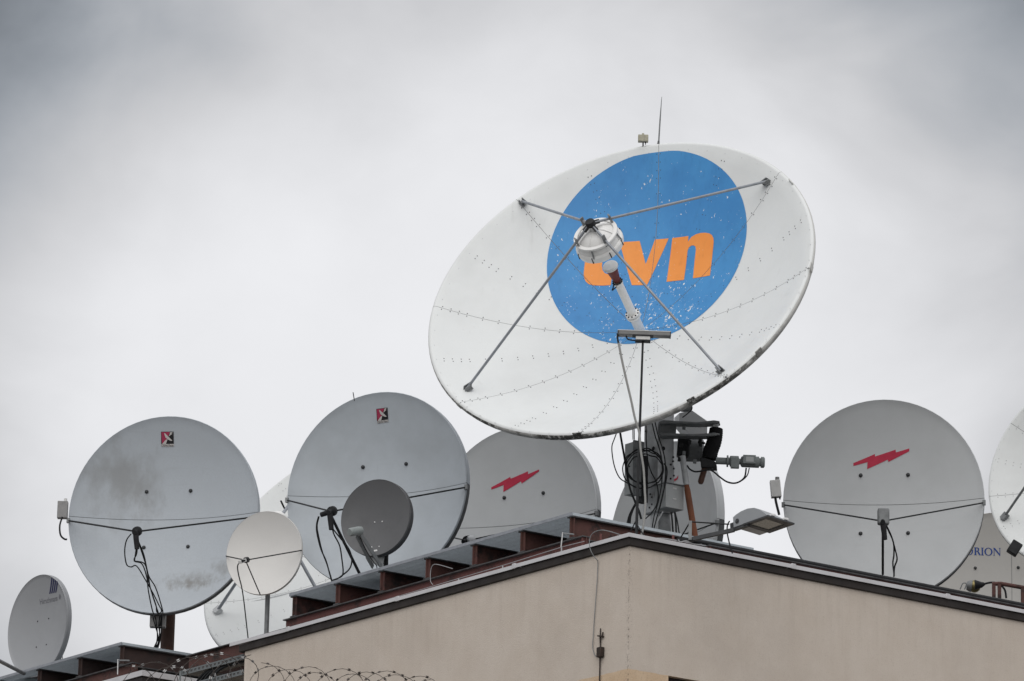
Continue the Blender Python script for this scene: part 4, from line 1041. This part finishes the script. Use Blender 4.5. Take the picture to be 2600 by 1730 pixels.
for (x, y) in ((545, 290), (530, 480), (528, 580), (545, 915), (588, 900), (603, 930), (603, 998), (545, 1050), (580, 1030)):
    q_ = P(*z4(x, y), 54.0); k_ = (q_-cor).x/DL.x; q_ = cor+DL*k_-DR*.012; q_.z = zat(x, y, q_.y); bt.ball(q_, .012, 7, 5)
stuff(bt.build('mast_bolts', 'bolt', mast))
for (x, y, D_, E_) in ((612, 455, DL, DR), (705, 455, DR, DL), (703, 270, DR, DL)):
    q_ = P(*z4(x, y), 54.0); k_ = (q_-cor).x/D_.x; q_ = cor+D_*k_-E_*.004; q_.z = zat(x, y, q_.y)
    MB().lathe([(.024, 0), (.024, .004), (.001, .004)], q_, D_, Z_, -E_, 14).build('hole', 'rubber', mast)
# hub of the dish, grey drum and box behind
hubc = fb.c-fb.n*.80
MB().lathe([(.50, .12), (.45, 0), (.36, -.30), (.30, -.42), (.001, -.42)], hubc, fb.u, fb.v, fb.n, 28).build('dish_hub', 'galv', tv, angle=30)
qs = [z4(*p) for p in ((860, 110), (985, 85), (1135, 190), (1132, 310), (960, 320), (860, 200))]
pl = [P(x, y, 54.5) for x, y in qs]; bk = [p+V((-.05, .3, .02)) for p in pl]; n_ = len(pl)
MB().add(pl+bk, [tuple(range(n_)), tuple(range(n_, 2*n_))[::-1]]+[(i, (i+1) % n_, n_+(i+1) % n_, n_+i) for i in range(n_)]).build('hub_housing', 'housing', tv, .006)
qs = [z4(*p) for p in ((880, 80), (960, 45), (990, 30), (985, 70), (940, 82))]
pl = [P(x, y, 54.3) for x, y in qs]; bk = [p+V((0, .1, 0)) for p in pl]; n_ = len(pl)
MB().add(pl+bk, [tuple(range(n_)), tuple(range(n_, 2*n_))[::-1]]+[(i, (i+1) % n_, n_+(i+1) % n_, n_+i) for i in range(n_)]).build('hub_bracket', 'galv_dark', tv)
cable(tv, [P(*z4(x, y), 54.2) for x, y in ((985, 55), (975, 85), (930, 125), (890, 155))], .008)
drm = MB().lathe([(.001, .16), (.115, .16), (.135, .14), (.14, .05), (.14, -.12), (.12, -.14), (.001, -.14)], P(*z4(965, 470), 54.35), V((0, 1, 0)), Z_, V((1, 0, 0)), 24).build('bearing_drum', 'galv_dark', tv)
# yoke plates
for y0, y1, dep in ((185, 205, 53.85), (305, 335, 53.85)):
    qs = [(660, y0+10), (700, y0-6), (850, y0+4), (1040, y0+14), (1195, y0-4), (1250, y0+4), (1248, y0+16), (1200, y0+26), (1040, y0+32), (850, y0+26), (690, y0+28)]
    pl = [P(*z4(x, y), dep) for x, y in qs]; 
    top = [p+V((0, .0, .0)) for p in pl]; bk = [p+V((0.02, .20, .01)) for p in pl]; n_ = len(pl)
    MB().add(top+bk, [tuple(range(n_)), tuple(range(n_, 2*n_))[::-1]]+[(i, (i+1) % n_, n_+(i+1) % n_, n_+i) for i in range(n_)]).build('yoke_plate', 'galv_dark', tv, .003)
MB().bar(P(*z4(680, 240), 53.96), P(*z4(830, 255), 53.98), .02, .14).build('yoke_web', 'galv_dark', tv)
MB().bar(P(*z4(840, 430), 54.2), P(*z4(960, 440), 54.2), .16, .26).build('gear_block', 'black', tv, .02)
for i, (x, y) in enumerate(((905, 250), (880, 420), (905, 500), (960, 395), (1010, 580), (860, 560))):
    MB().bar(P(*z4(x-16, y), 53.95), P(*z4(x+16, y+4), 53.95), .05, .045).build('clamp', 'black' if i % 2 else 'galv_dark', tv, .006)
MB().tube([P(*z4(1040, 395), 54.0), P(*z4(1110, 405), 54.0)], .014, 8).build('trunnion_bolt', 'black', tv)
MB().tube([P(*z4(1062, 370), 53.98), P(*z4(1066, 435), 53.98)], .02, 8).build('trunnion_bolt', 'black', tv)
# actuator with its bellows boot
MB().bar(P(*z4(1212, 195), 53.95), P(*z4(1212, 320), 53.95), .07, .07).build('actuator_clevis', 'galv', tv, .006)
bp = []; br_ = []
path = [P(*z4(x, y), 53.97) for x, y in ((1218, 262), (1212, 320), (1195, 400), (1165, 480), (1150, 560))]
sp_ = spline(path, 7)
for i, p in enumerate(sp_): bp.append(p); br_.append((.078+.012*math.sin(i/len(sp_)*2.2))+(.003 if i % 2 else -.001))
MB().tube(bp, br_, 14).build('bellows', 'bellows', tv, angle=70)
gb = [z4(*p) for p in ((1060, 545), (1110, 545), (1215, 585), (1220, 640), (1070, 638), (1066, 595))]
pl = [P(x, y, 53.88) for x, y in gb]; bk = [p+V((.02, .17, .0)) for p in pl]; n_ = len(pl)
MB().add(pl+bk, [tuple(range(n_)), tuple(range(n_, 2*n_))[::-1]]+[(i, (i+1) % n_, n_+(i+1) % n_, n_+i) for i in range(n_)]).build('gearbox', 'black', tv, .008)
MB().tube([P(*z4(1108, 640), 53.96), P(*z4(1078, 745), 53.99), P(*z4(1068, 780), 53.99), P(*z4(1066, 800), 53.99)], [.036, .036, .036, .022], 14).build('screw_tube', 'tube_brown', tv)
mA, mB_ = P(*z4(1215, 575), 53.93), P(*z4(1690, 592), 53.93); md = (mB_-mA); ml = md.length; md.normalize(); mu = md.cross(Z_).normalized(); mv = mu.cross(md)
pr = [(.001, 0), (.042, 0), (.042, .165), (.070, .166), (.070, .19), (.045, .192), (.045, .21), (.06, .212), (.066, .225), (.066, .34), (.06, .35), (.035, .355), (.035, .375), (.055, .385), (.066, .40), (.068, .66), (.050, .665), (.050, .685), (.066, .69), (.066, .735), (.05, .75), (.001, .75)]
kf = ml/.75
mo = MB().lathe([(r, z*kf) for r, z in pr], mA, mu, mv, md, 22).build('motor', 'motor', tv, angle=25)
MB().box(P(*z4(1540, 565), 53.86), .075, .03, .052, md, mu, mv).build('motor_terminal_box', 'motor', mo, .004)
MB().box(P(*z4(1545, 560), 53.828), .045, .002, .03, md, mu, mv).build('motor_plate', 'cabinet', mo)
MB().box(P(*z4(1400, 600), 53.88), .05, .03, .06, md, mu, mv).build('gear_housing', 'motor', mo, .006)
cable(tv, [P(*z4(x, y), 53.85) for x, y in ((935, 620), (960, 655), (1010, 680), (1075, 675), (1145, 662), (1190, 680), (1250, 730), (1320, 778), (1390, 793), (1450, 775), (1495, 730), (1510, 645))], .010)
cable(tv, [P(*z4(x, y), 53.85) for x, y in ((1320, 778), (1400, 792), (1470, 765), (1520, 715), (1540, 645))], .007)
# pipes
MB().tube([P(*z4(890, 530), 53.95), P(*z4(930, 810), 53.95)], .036, 14).build('stay_pipe', 'galv', tv)
pO = [P(*z4(930, 812), 53.95), P(*z4(1010, 1300), 53.95)]; dO = (pO[1]-pO[0]).normalized(); pO.append(pO[1]+dO*((pO[1].z-baseB.z)/-dO.z))
MB().tube([pO[0], pO[0]+dO*.06, pO[2]], [.028, .037, .037], 14).build('stay_pipe', 'orange_pipe', tv)
# cabinets
cc = P(*z4(728, 905), 53.86)
hz = (zat(728, 792, 53.86)-zat(728, 1022, 53.86))/2
cb_ = MB().box(cc+DR*.135+DL*.11, .11, .135, hz, DL, DR, Z_).build('cabinet', 'cabinet', tv, .004)
MB().box(cc+DR*.135+DL*.10+Z_*(hz+.006), .118, .143, .005, DL, DR, Z_).build('cabinet_lid', 'galv_dark', cb_)
MB().box(cc+DR*.13-DL*.003+Z_*(hz-.045), .0015, .028, .010, DL, DR, Z_).build('sticker', 'plate_label', cb_)
MB().box(cc+DR*.13-DL*.003+Z_*(-.03), .0015, .026, .008, DL, DR, Z_).build('sticker', 'plate_label', cb_)
cl = P(*z4(415, 640), 53.95); hz2 = (zat(415, 385, 53.95)-zat(415, 885, 53.95))/2
cb2 = MB().box(cl+DL*.08+DR*.05, .08, .06, hz2, DL, DR, Z_).build('cabinet', 'cabinet', tv, .004)
MB().box(cl+DL*.0+DR*.07, .012, .075, hz2+.02, DL, DR, Z_).build('cabinet_rail', 'galv_dark', cb2)
MB().box(cl+DR*.155+DL*.02-Z_*.12, .05, .04, hz2*.9, DL, DR, Z_).build('cable_duct', 'black', cb2)
MB().ball(P(*z4(376, 630), 53.9), .010, 6, 4).build('cabinet_lock', 'black', cb2)
# cables round the mast
def c4(pts, r=.008, Y=53.82, m_='cable'): cable(tv, [P(*z4(x, y), Y) for x, y in pts], r, m_)
c4([(262, 275), (230, 360), (205, 440), (215, 560), (240, 660), (280, 740), (335, 780), (435, 830)], .007)
c4([(280, 270), (300, 390), (330, 560), (355, 720), (385, 860), (425, 960), (445, 1010)], .013)
for (cx_, cy_, rx_, ry_, ph) in ((520, 628, 182, 172, 0), (530, 655, 170, 140, .5), (508, 655, 198, 190, 1.0), (524, 640, 178, 160, 2.0)):
    n_ = 18; c4([(cx_+rx_*math.cos(ph+2*math.pi*i/n_), cy_+ry_*math.sin(ph+2*math.pi*i/n_)+6*math.sin(3*i)) for i in range(n_+1)], .0075, 53.78)
for dx in (-16, 14):
    c4([(610+dx, 200), (640+dx, 330), (680+dx, 450), (705+dx, 560), (712+dx, 680), (700+dx, 830), (670+dx, 980), (632+dx, 1110), (604+dx*.6, 1235)], .0075, 53.80+dx*.001)
c4([(712, 600), (735, 640), (740, 700), (728, 780), (700, 900), (660, 1060)], .009, 53.78)
c4([(536, 235), (540, 400), (552, 560), (585, 680), (635, 780), (655, 890), (640, 1000), (590, 1080), (530, 1140)], .0075, 53.80)
for dx in (0, 14, 26): c4([(436+dx*.3, 985), (405+dx*.4, 1040), (372+dx*.7, 1110), (354+dx, 1185)], .010, 53.9)
c4([(440, 1000), (470, 1070), (490, 1140)], .014, 53.9)
for dx in (0, 34): c4([(782+dx, 1075), (790+dx, 1150), (800+dx*.9, 1290)], .011, 53.86)
c4([(820, 1080), (838, 1150), (850, 1220), (860, 1290)], .008, 53.86)
c4([(700, 1070), (655, 1150), (620, 1235)], .010, 53.86, 'galv')
for x in (408, 421): c4([(x, 240), (x+1, 300), (x+2, 370)], .006, 53.95)

# ---- further big white dishes, partly hidden
f9 = frame_tilt(825, 1390, 60.5, math.radians(55), -.643, .766, 1.865, 1.865, .52)
bs9 = mount_base(f9, .9); d9 = thing('satellite_dish', bs9, 'large white dish mostly hidden behind the blue grey and small dishes', 'satellite dish', 'white panelled dishes partly hidden')
panelled(d9, f9, 1.90, math.radians(20), 'white_dish', 'rim_dirty', 'rivet_pale', roll=.045)
back_mount(d9, f9, bs9, .12, 'galv', .8)
hub9 = f9.c+f9.n*.95
bx, by = f9.inv(*zd(1958, 578)); aa = math.atan2(by, bx)
for k_ in range(4):
    a = aa+math.pi/2*k_; x, y = 1.72*math.cos(a), 1.72*math.sin(a); e = f9.at(x, y, .03)
    tgt = P(*zd(2195, 315), e.y-.45) if k_ == 0 else hub9
    if k_ == 0:
        dd = (tgt-e).normalized(); hub9 = e+dd*((hub9-e).length)
    MB().tube([e, hub9], .022, 8).build('strut', 'strut', d9)
    MB().box(f9.at(x, y, .03), .05, .05, .03, f9.u, f9.v, f9.n).build('strut_bracket', 'galv', d9)
MB().ball(hub9, .12, 12, 8).build('subreflector', 'white_part', d9)
f7 = frame_tilt(2747, 1182, 59.0, math.radians(37.8), -.766, .643, 1.375, 1.375, .40)
bs7 = mount_base(f7, .8); d7 = thing('satellite_dish', bs7, 'white panelled dish cut off by the right edge', 'satellite dish', 'white panelled dishes partly hidden')
bx7, by7 = f7.inv(2548, 1316); a7 = math.atan2(by7, bx7)
panelled(d7, f7, 1.39, a7-math.radians(16), 'white_dish', 'rim_dirty', 'rivet_pale', roll=.045)
back_mount(d7, f7, bs7, .12, 'galv', .8)
hub7 = f7.c+f7.n*.72
for a in (0, 90, 180, 270):
    a = a7+math.radians(a); x, y = 1.25*math.cos(a), 1.25*math.sin(a)
    MB().tube([f7.at(x, y, .03), hub7], .017, 8).build('strut', 'galv_dark', d7)
    MB().box(f7.at(x, y, .03), .05, .035, .03, f7.u, f7.v, f7.n).build('strut_bracket', 'galv_dark', d7)
MB().ball(hub7, .18, 14, 8).build('subreflector', 'white_part', d7)
p_ = P(*zr(985, 630), 58.6); MB().box(p_, .07, .06, .085, V((.8, 0, -.5)).normalized(), V((0, 1, 0)), V((.5, 0, .8)).normalized()).build('rim_clamp', 'black', d7, .01)

# ================================================================== OTHER ROOF THINGS
# pole with a bar shaped lamp at the roof corner
YF = 50.55
ft = P(*z4(443, 1285), YF); fl = thing('floodlight', V((ft.x, ft.y, C0.z-.1)), 'flat grey bar floodlight on a slim black pole at the roof corner', 'floodlight')
tp = P(*z1(997, 1112), YF)
MB().tube([V((ft.x-.005, ft.y, C0.z-.08)), ft, P(*z4(462, 640), YF), tp], [.017, .017, .0155, .012], 10).build('pole', 'black', fl)
for x in (388, 516): rod(fl, P(*z4(432, 1168), YF-.01), P(*z4(x, 1262 if x < 400 else 1300), YF+(.1 if x < 400 else -.05)), .007, 'black', 'stay')
pL, pR_ = P(*z1(887, 1069), YF-.06), P(*z1(1121, 1077), YF-.06); dl = (pR_-pL).normalized(); ln = (pR_-pL).length
vy = V((0, 1, 0))
bar = MB().box((pL+pR_)/2+vy*.06-Z_*.0, ln/2, .065, .021, dl, vy, Z_).build('lamp_bar', 'panel_grey', fl, .003)
MB().box((pL+pR_)/2+vy*.06+Z_*.025, ln/2+.003, .068, .004, dl, vy, Z_).build('lamp_cover', 'box_white', bar)
for e in (pL, pR_): MB().box(e+vy*.06+dl*(.004 if e is pL else -.004), .006, .068, .023, dl, vy, Z_).build('end_cap', 'lamp_dark', bar)
pk = P(*z1(997, 1098), YF); MB().box(pk, .08, .05, .024, dl, vy, Z_).build('ballast_box', 'box_white', fl, .003)
MB().box(P(*z1(997, 1088), YF-.01), .115, .05, .006, dl, vy, Z_).build('bracket', 'black', fl)
MB().box(P(*z1(997, 1110), YF), .085, .052, .006, dl, vy, Z_).build('bracket', 'black', fl)
cable(fl, [P(*z1(x, y), YF-.02) for x, y in ((886, 1075), (885, 1095), (890, 1122))], .011)
cable(fl, [P(*z1(x, y), YF-.02) for x, y in ((922, 1085), (930, 1100), (950, 1105), (963, 1106))], .008)
hs = [z1(890, 1118), z1(905, 1195), z1(925, 1285), z1(945, 1370), z1(962, 1450), z4(470, 300), z4(486, 480), z4(512, 650), z4(524, 850), z4(530, 1000), z4(512, 1200), z4(492, 1300)]
cable(fl, [P(*p, YF-.06+.005*i) for i, p in enumerate(hs)], .0125, 'grey_cable', 'hose', 8)

# street lamp head on an arm
YS = 49.95
lb = P(*z4(965, 1345), YS); sl = thing('street_lamp', lb, 'grey street lamp head with lit side turned down on an arm', 'street lamp')
sl['label'] = 'grey street lamp head on a short arm over the right eaves'
A0, B0, D0 = P(*z4(1388, 1222), YS-.05), P(*z4(1708, 1108), YS-.42), P(*z4(1640, 1298), YS+.30)
U_ = B0-A0; W_ = D0-A0; UL, WL = U_.length, W_.length; Un = U_.normalized(); Wn = (W_-Un*W_.dot(Un)); skew = W_.dot(Un); Wl = Wn.length; Wn.normalize(); Nn = Un.cross(Wn).normalized()
if Nn.z < 0: Nn = -Nn
lp = lambda a, b, h: A0+Un*(UL*a)+(Wn*Wl+Un*skew)*b+Nn*h
prof = [(0, .0), (0, .118), (.10, .138), (.25, .155), (.45, .160), (.62, .145), (.80, .10), (.93, .045), (1.0, .008), (1.0, 0)]
m = MB(); n_ = len(prof); cols = [(.0, .96), (.05, 1.0), (.5, .95), (.86, .75), (1.0, .35)]
vs = [lp(a, b, h*f_) for (b, f_) in cols for (a, h) in prof]
fs = [(i*n_+j, i*n_+(j+1) % n_, (i+1)*n_+(j+1) % n_, (i+1)*n_+j) for i in range(len(cols)-1) for j in range(n_)]+[tuple(range(n_)), tuple(range((len(cols)-1)*n_, len(cols)*n_))[::-1]]
hd = m.add(vs, fs).build('lamp_head', 'lamp', sl, angle=28)
m = MB()
for (a0, a1, b0, b1) in ((.30, 1.06, -.03, .10), (.30, 1.06, .80, 1.0), (.30, .42, .10, .80), (.90, 1.06, .10, .80)):
    c8 = [lp(a, b, h) for h in (-.018, -.001) for a, b in ((a0, b0), (a1, b0), (a1, b1), (a0, b1))]
    m.add(c8, [(0, 1, 2, 3), (4, 7, 6, 5), (0, 4, 5, 1), (1, 5, 6, 2), (2, 6, 7, 3), (3, 7, 4, 0)])
m.build('lamp_frame', 'lamp_dark', hd)
c8 = [lp(a, b, h) for h in (-.010, -.003) for a, b in ((.42, .10), (.90, .10), (.90, .80), (.42, .80))]
MB().add(c8, [(0, 1, 2, 3), (4, 7, 6, 5), (0, 4, 5, 1), (1, 5, 6, 2), (2, 6, 7, 3), (3, 7, 4, 0)]).build('lamp_cover', 'led_glass', hd)
kn = P(*z4(1425, 1142), A0.y-.03); kd = (-Wn).normalized()
MB().lathe([(.001, .012), (.014, .012), (.014, .004), (.028, .004), (.028, -.03)], lp(.12, 0, .055), Un, Nn, -Wn, 18).build('knob', 'lamp_dark', hd)
for b in (.25, .75): MB().box(lp(.985, b, .03), .02, .03, .012, Un, Wn, Nn).build('clip', 'plate_label', hd, .003)
MB().bar(P(*z4(985, 1336), YS), lp(.0, .08, .0)-Un*.02-Nn*.015, .045, .045).build('arm', 'lamp_dark', sl, .004)
MB().bar(lp(0, .08, -.012)-Un*.03, lp(.42, .05, -.025), .05, .03).build('arm_end', 'lamp_dark', sl, .004)
MB().bar(lp(-.12, .10, .03), lp(.02, .10, .03), .07, .07).build('spigot', 'lamp_dark', sl, .006)
MB().bar(P(*z4(966, 1160), YS), P(*z4(964, 1345), YS), .035, .035).build('post', 'galv_dark', sl)
rod(sl, P(*z4(975, 1168), YS), P(*z4(1345, 1192), YS-.05), .008, 'black', 'stay'); rod(sl, P(*z4(958, 1180), YS), P(*z4(868, 1330), YS+.15), .008, 'black', 'stay')
MB().bar(P(*z4(850, 1340), YS+.15), P(*z4(1000, 1345), YS), .05, .03).build('foot', 'black', sl)
cable(sl, [P(*z4(x, y), YS-.02) for x, y in ((1348, 1160), (1328, 1200), (1325, 1270), (1345, 1370), (1368, 1450), (1375, 1475))], .008)
cable(sl, [P(*z4(x, y), YS+.02) for x, y in ((850, 1340), (870, 1365), (930, 1355), (1000, 1385), (1080, 1390))], .007, 'wire')

# lightning conductor wires along the roof edge
w1 = thing('conductor_wire', R(4, .12, 0), 'thin zinc wire held above the left coping', 'wire')
pw = [on_t(*z3(x, y), .1) for x, y in ((1130, 1104), (975, 1143), (520, 1285), (50, 1424))]+[on_t(*zc(x, y), .1) for x, y in ((1500, 668), (1100, 792), (960, 822))]
MB().tube(pw, .004, 6).build('wire', 'wire', w1)
for (x, y) in ((960, 1146), (520, 1285), (190, 1382)):
    p_ = on_t(*z3(x, y), .1); MB().bar(p_, p_-Z_*.09, .008, .015).build('holder', 'wire', w1)
cable(w1, [on_t(*zc(x, y), .1) for x, y in ((2185, 455), (2165, 420), (2168, 330), (2190, 285), (2240, 285), (2355, 318))], .0045, 'wire', 'wire_loop')
for nm, lab, f_, Tt in (('upright_strip', 'white flat strip standing before the right end of the grating', z3, ((968, 1038), (955, 1152), (1050, 1052))), ('upright_strip', 'white upright strip below the lower left platform', zd, ((1103, 1013), (1100, 1152), (1208, 1022)))):
    a, b, c = [on_t(*f_(*p), .12) for p in Tt]
    us = thing(nm, b, lab, 'bracket', 'white upright strips at the beams')
    MB().bar(b, a, .03, .012).build('strip', 'white_post', us); rod(us, a-Z_*.01, c, .009, 'galv_dark', 'rod')

# wire hanging down the wall with its rusty clamp
wl = thing('earth_wire', on_t(*ze(782, 1320), -.03), 'grey earth wire looping over the eaves down the left wall', 'wire')
pts = [on_t(*ze(965, 275), .05), on_t(*ze(870, 245), -.02), on_t(*ze(790, 232), -.08), on_t(*ze(720, 255), -.10), on_t(*ze(688, 310), -.11), on_t(*ze(690, 390), -.11), on_t(*ze(720, 455), -.08), on_t(*ze(752, 495), -.05)]
pts += [on_t(*ze(x, y), -.015) for x, y in ((760, 520), (752, 700), (738, 880), (727, 1040), (718, 1180), (714, 1265), (728, 1325), (750, 1352), (772, 1350))]
cable(wl, pts, .005, 'galv_dark', 'wire')
MB().tube([on_t(*ze(x, y), -.015) for x, y in ((779, 1345), (777, 1450), (774, 1600), (770, 2200))], .008, 6).build('down_wire', 'rust_box', wl)
bx = on_t(*ze(782, 1312), -.03); MB().box(bx, .038, .028, .055, A_, B_, Z_).build('clamp_box', 'rust_box', wl, .006)
MB().tube([on_t(*ze(781, 1280), -.015), on_t(*ze(781, 1200), -.015), on_t(*ze(782, 1100), -.015)], [.006, .009, .006], 6).build('rod', 'rust_box', wl)
MB().bar(on_t(*ze(762, 1168), -.02), on_t(*ze(806, 1172), -.02), .03, .014).build('wall_clip', 'rust_box', wl)
MB().tube([on_t(*ze(804, 1135), -.01), on_t(*ze(798, 1180), -.02)], .008, 6).build('hook', 'rust_box', wl)
# a few loose wires on the roof behind the corner
lw = thing('loose_wire', on_s(*z4(150, 1300), .4), 'pale loose wire lying on the roof right of the corner', 'wire')
cable(lw, [on_s(*z4(x, y), .3) for x, y in ((600, 1330), (700, 1330), (800, 1345), (920, 1365), (1020, 1388), (1130, 1402))], .007, 'wire', 'wire')
# small red posts under the beam
for i, (x, y0, y1) in enumerate(((800, 1300, 1362), (98, 1288, 1350))):
    p0, p1 = on_s(*z4(x, y0), .5), on_s(*z4(x, y1), .5); p1 = V((p0.x, p0.y, C0.z-.06))
    tag(MB().bar(p0, p1, .04, .025).build('beam_stub', 'beam_red', None, .003), ('short red steel stub beside the street lamp stay', 'short red steel stub left of the roof corner')[i], 'steel stub', 'red steel stubs')

# brown railing on the far right
rl = thing('railing', P(*zr(690, 1330), 58.5), 'short maroon steel railing on the roof at the right edge', 'railing')
YR = 58.5; dnz = V((0, 0, -1.0))
for x in (690, 770, 1100):
    p_ = P(*zr(x, 1140 if x < 1000 else 1195), YR); MB().bar(p_, p_+dnz, .045, .045).build('post', 'beam', rl, .006)
MB().tube([P(*zr(668, 1140), YR), P(*zr(780, 1132), YR), P(*zr(1110, 1190), YR), P(*zr(1400, 1245), YR)], .027, 10).build('rail', 'beam', rl)

# ------------------------------------------------------------------ razor wire in front
def razor(name, label, centres, rad, turns_px, mat, Ys, tilt, r_w=.0027, barbmat=None):
    """helical coil along a line of centres with clipped barbs"""
    root = thing(name, centres[0], label, 'razor wire', 'razor wire coils')
    ax = (centres[-1]-centres[0]); Lx = ax.length; ax.normalize()
    up = Z_; side = ax.cross(up).normalized()
    n = turns_px; pts = []; m = MB(); steps = 22
    jit = [random.uniform(-.07, .07) for _ in range(n+2)]; jr = [random.uniform(.75, 1.12) for _ in range(n+2)]
    for i in range(n*steps+1):
        t = i/steps; k_ = int(t); f_ = t-k_; a = 2*math.pi*f_
        rr_ = rad*(jr[k_]*(1-f_)+jr[k_+1]*f_)
        pos = centres[0]+ax*(Lx*t/n+jit[k_]*(1-f_)+jit[k_+1]*f_)
        pts.append(pos+up*(rr_*math.cos(a))+(side*math.cos(tilt)+ax*math.sin(tilt))*(rr_*math.sin(a)))
    m.tube(pts, r_w, 5)
    m.build('coil', mat, root)
    b = MB()
    for i in range(1, len(pts)-1, 2):
        d = (pts[i+1]-pts[i-1]).normalized(); x = d.orthogonal().normalized(); a = random.uniform(0, 6.28); y = d.cross(x)
        e = x*math.cos(a)+y*math.sin(a)
        b.add([pts[i]-d*.018-e*.012, pts[i]+e*.002-d*.006, pts[i]-d*.018+e*.012, pts[i]+d*.018+e*.012, pts[i]+d*.006, pts[i]+d*.018-e*.012, pts[i]+V((.002, .002, .002))], [(0, 1, 6, 5), (2, 3, 6, 1), (1, 2, 3, 4), (1, 4, 5, 0)])
    stuff(b.build('barbs', barbmat or mat, root))
    return root
YZ = 44.0
razor('razor_wire', 'brown razor wire coil in loose loops before the beige wall', [P(648, 1738, YZ-.3), P(1090, 1772, YZ+.5)], .205, 11, 'razor', YZ, 1.15)
razor('razor_wire', 'tangled razor wire with bright barbs before the lower left platform', [P(330, 1755, YZ-.6), P(640, 1712, YZ+.2)], .23, 7, 'razor', YZ, 1.1, barbmat='razor_bright', r_w=.0034)
for o in scn.objects: o.select_set(False)
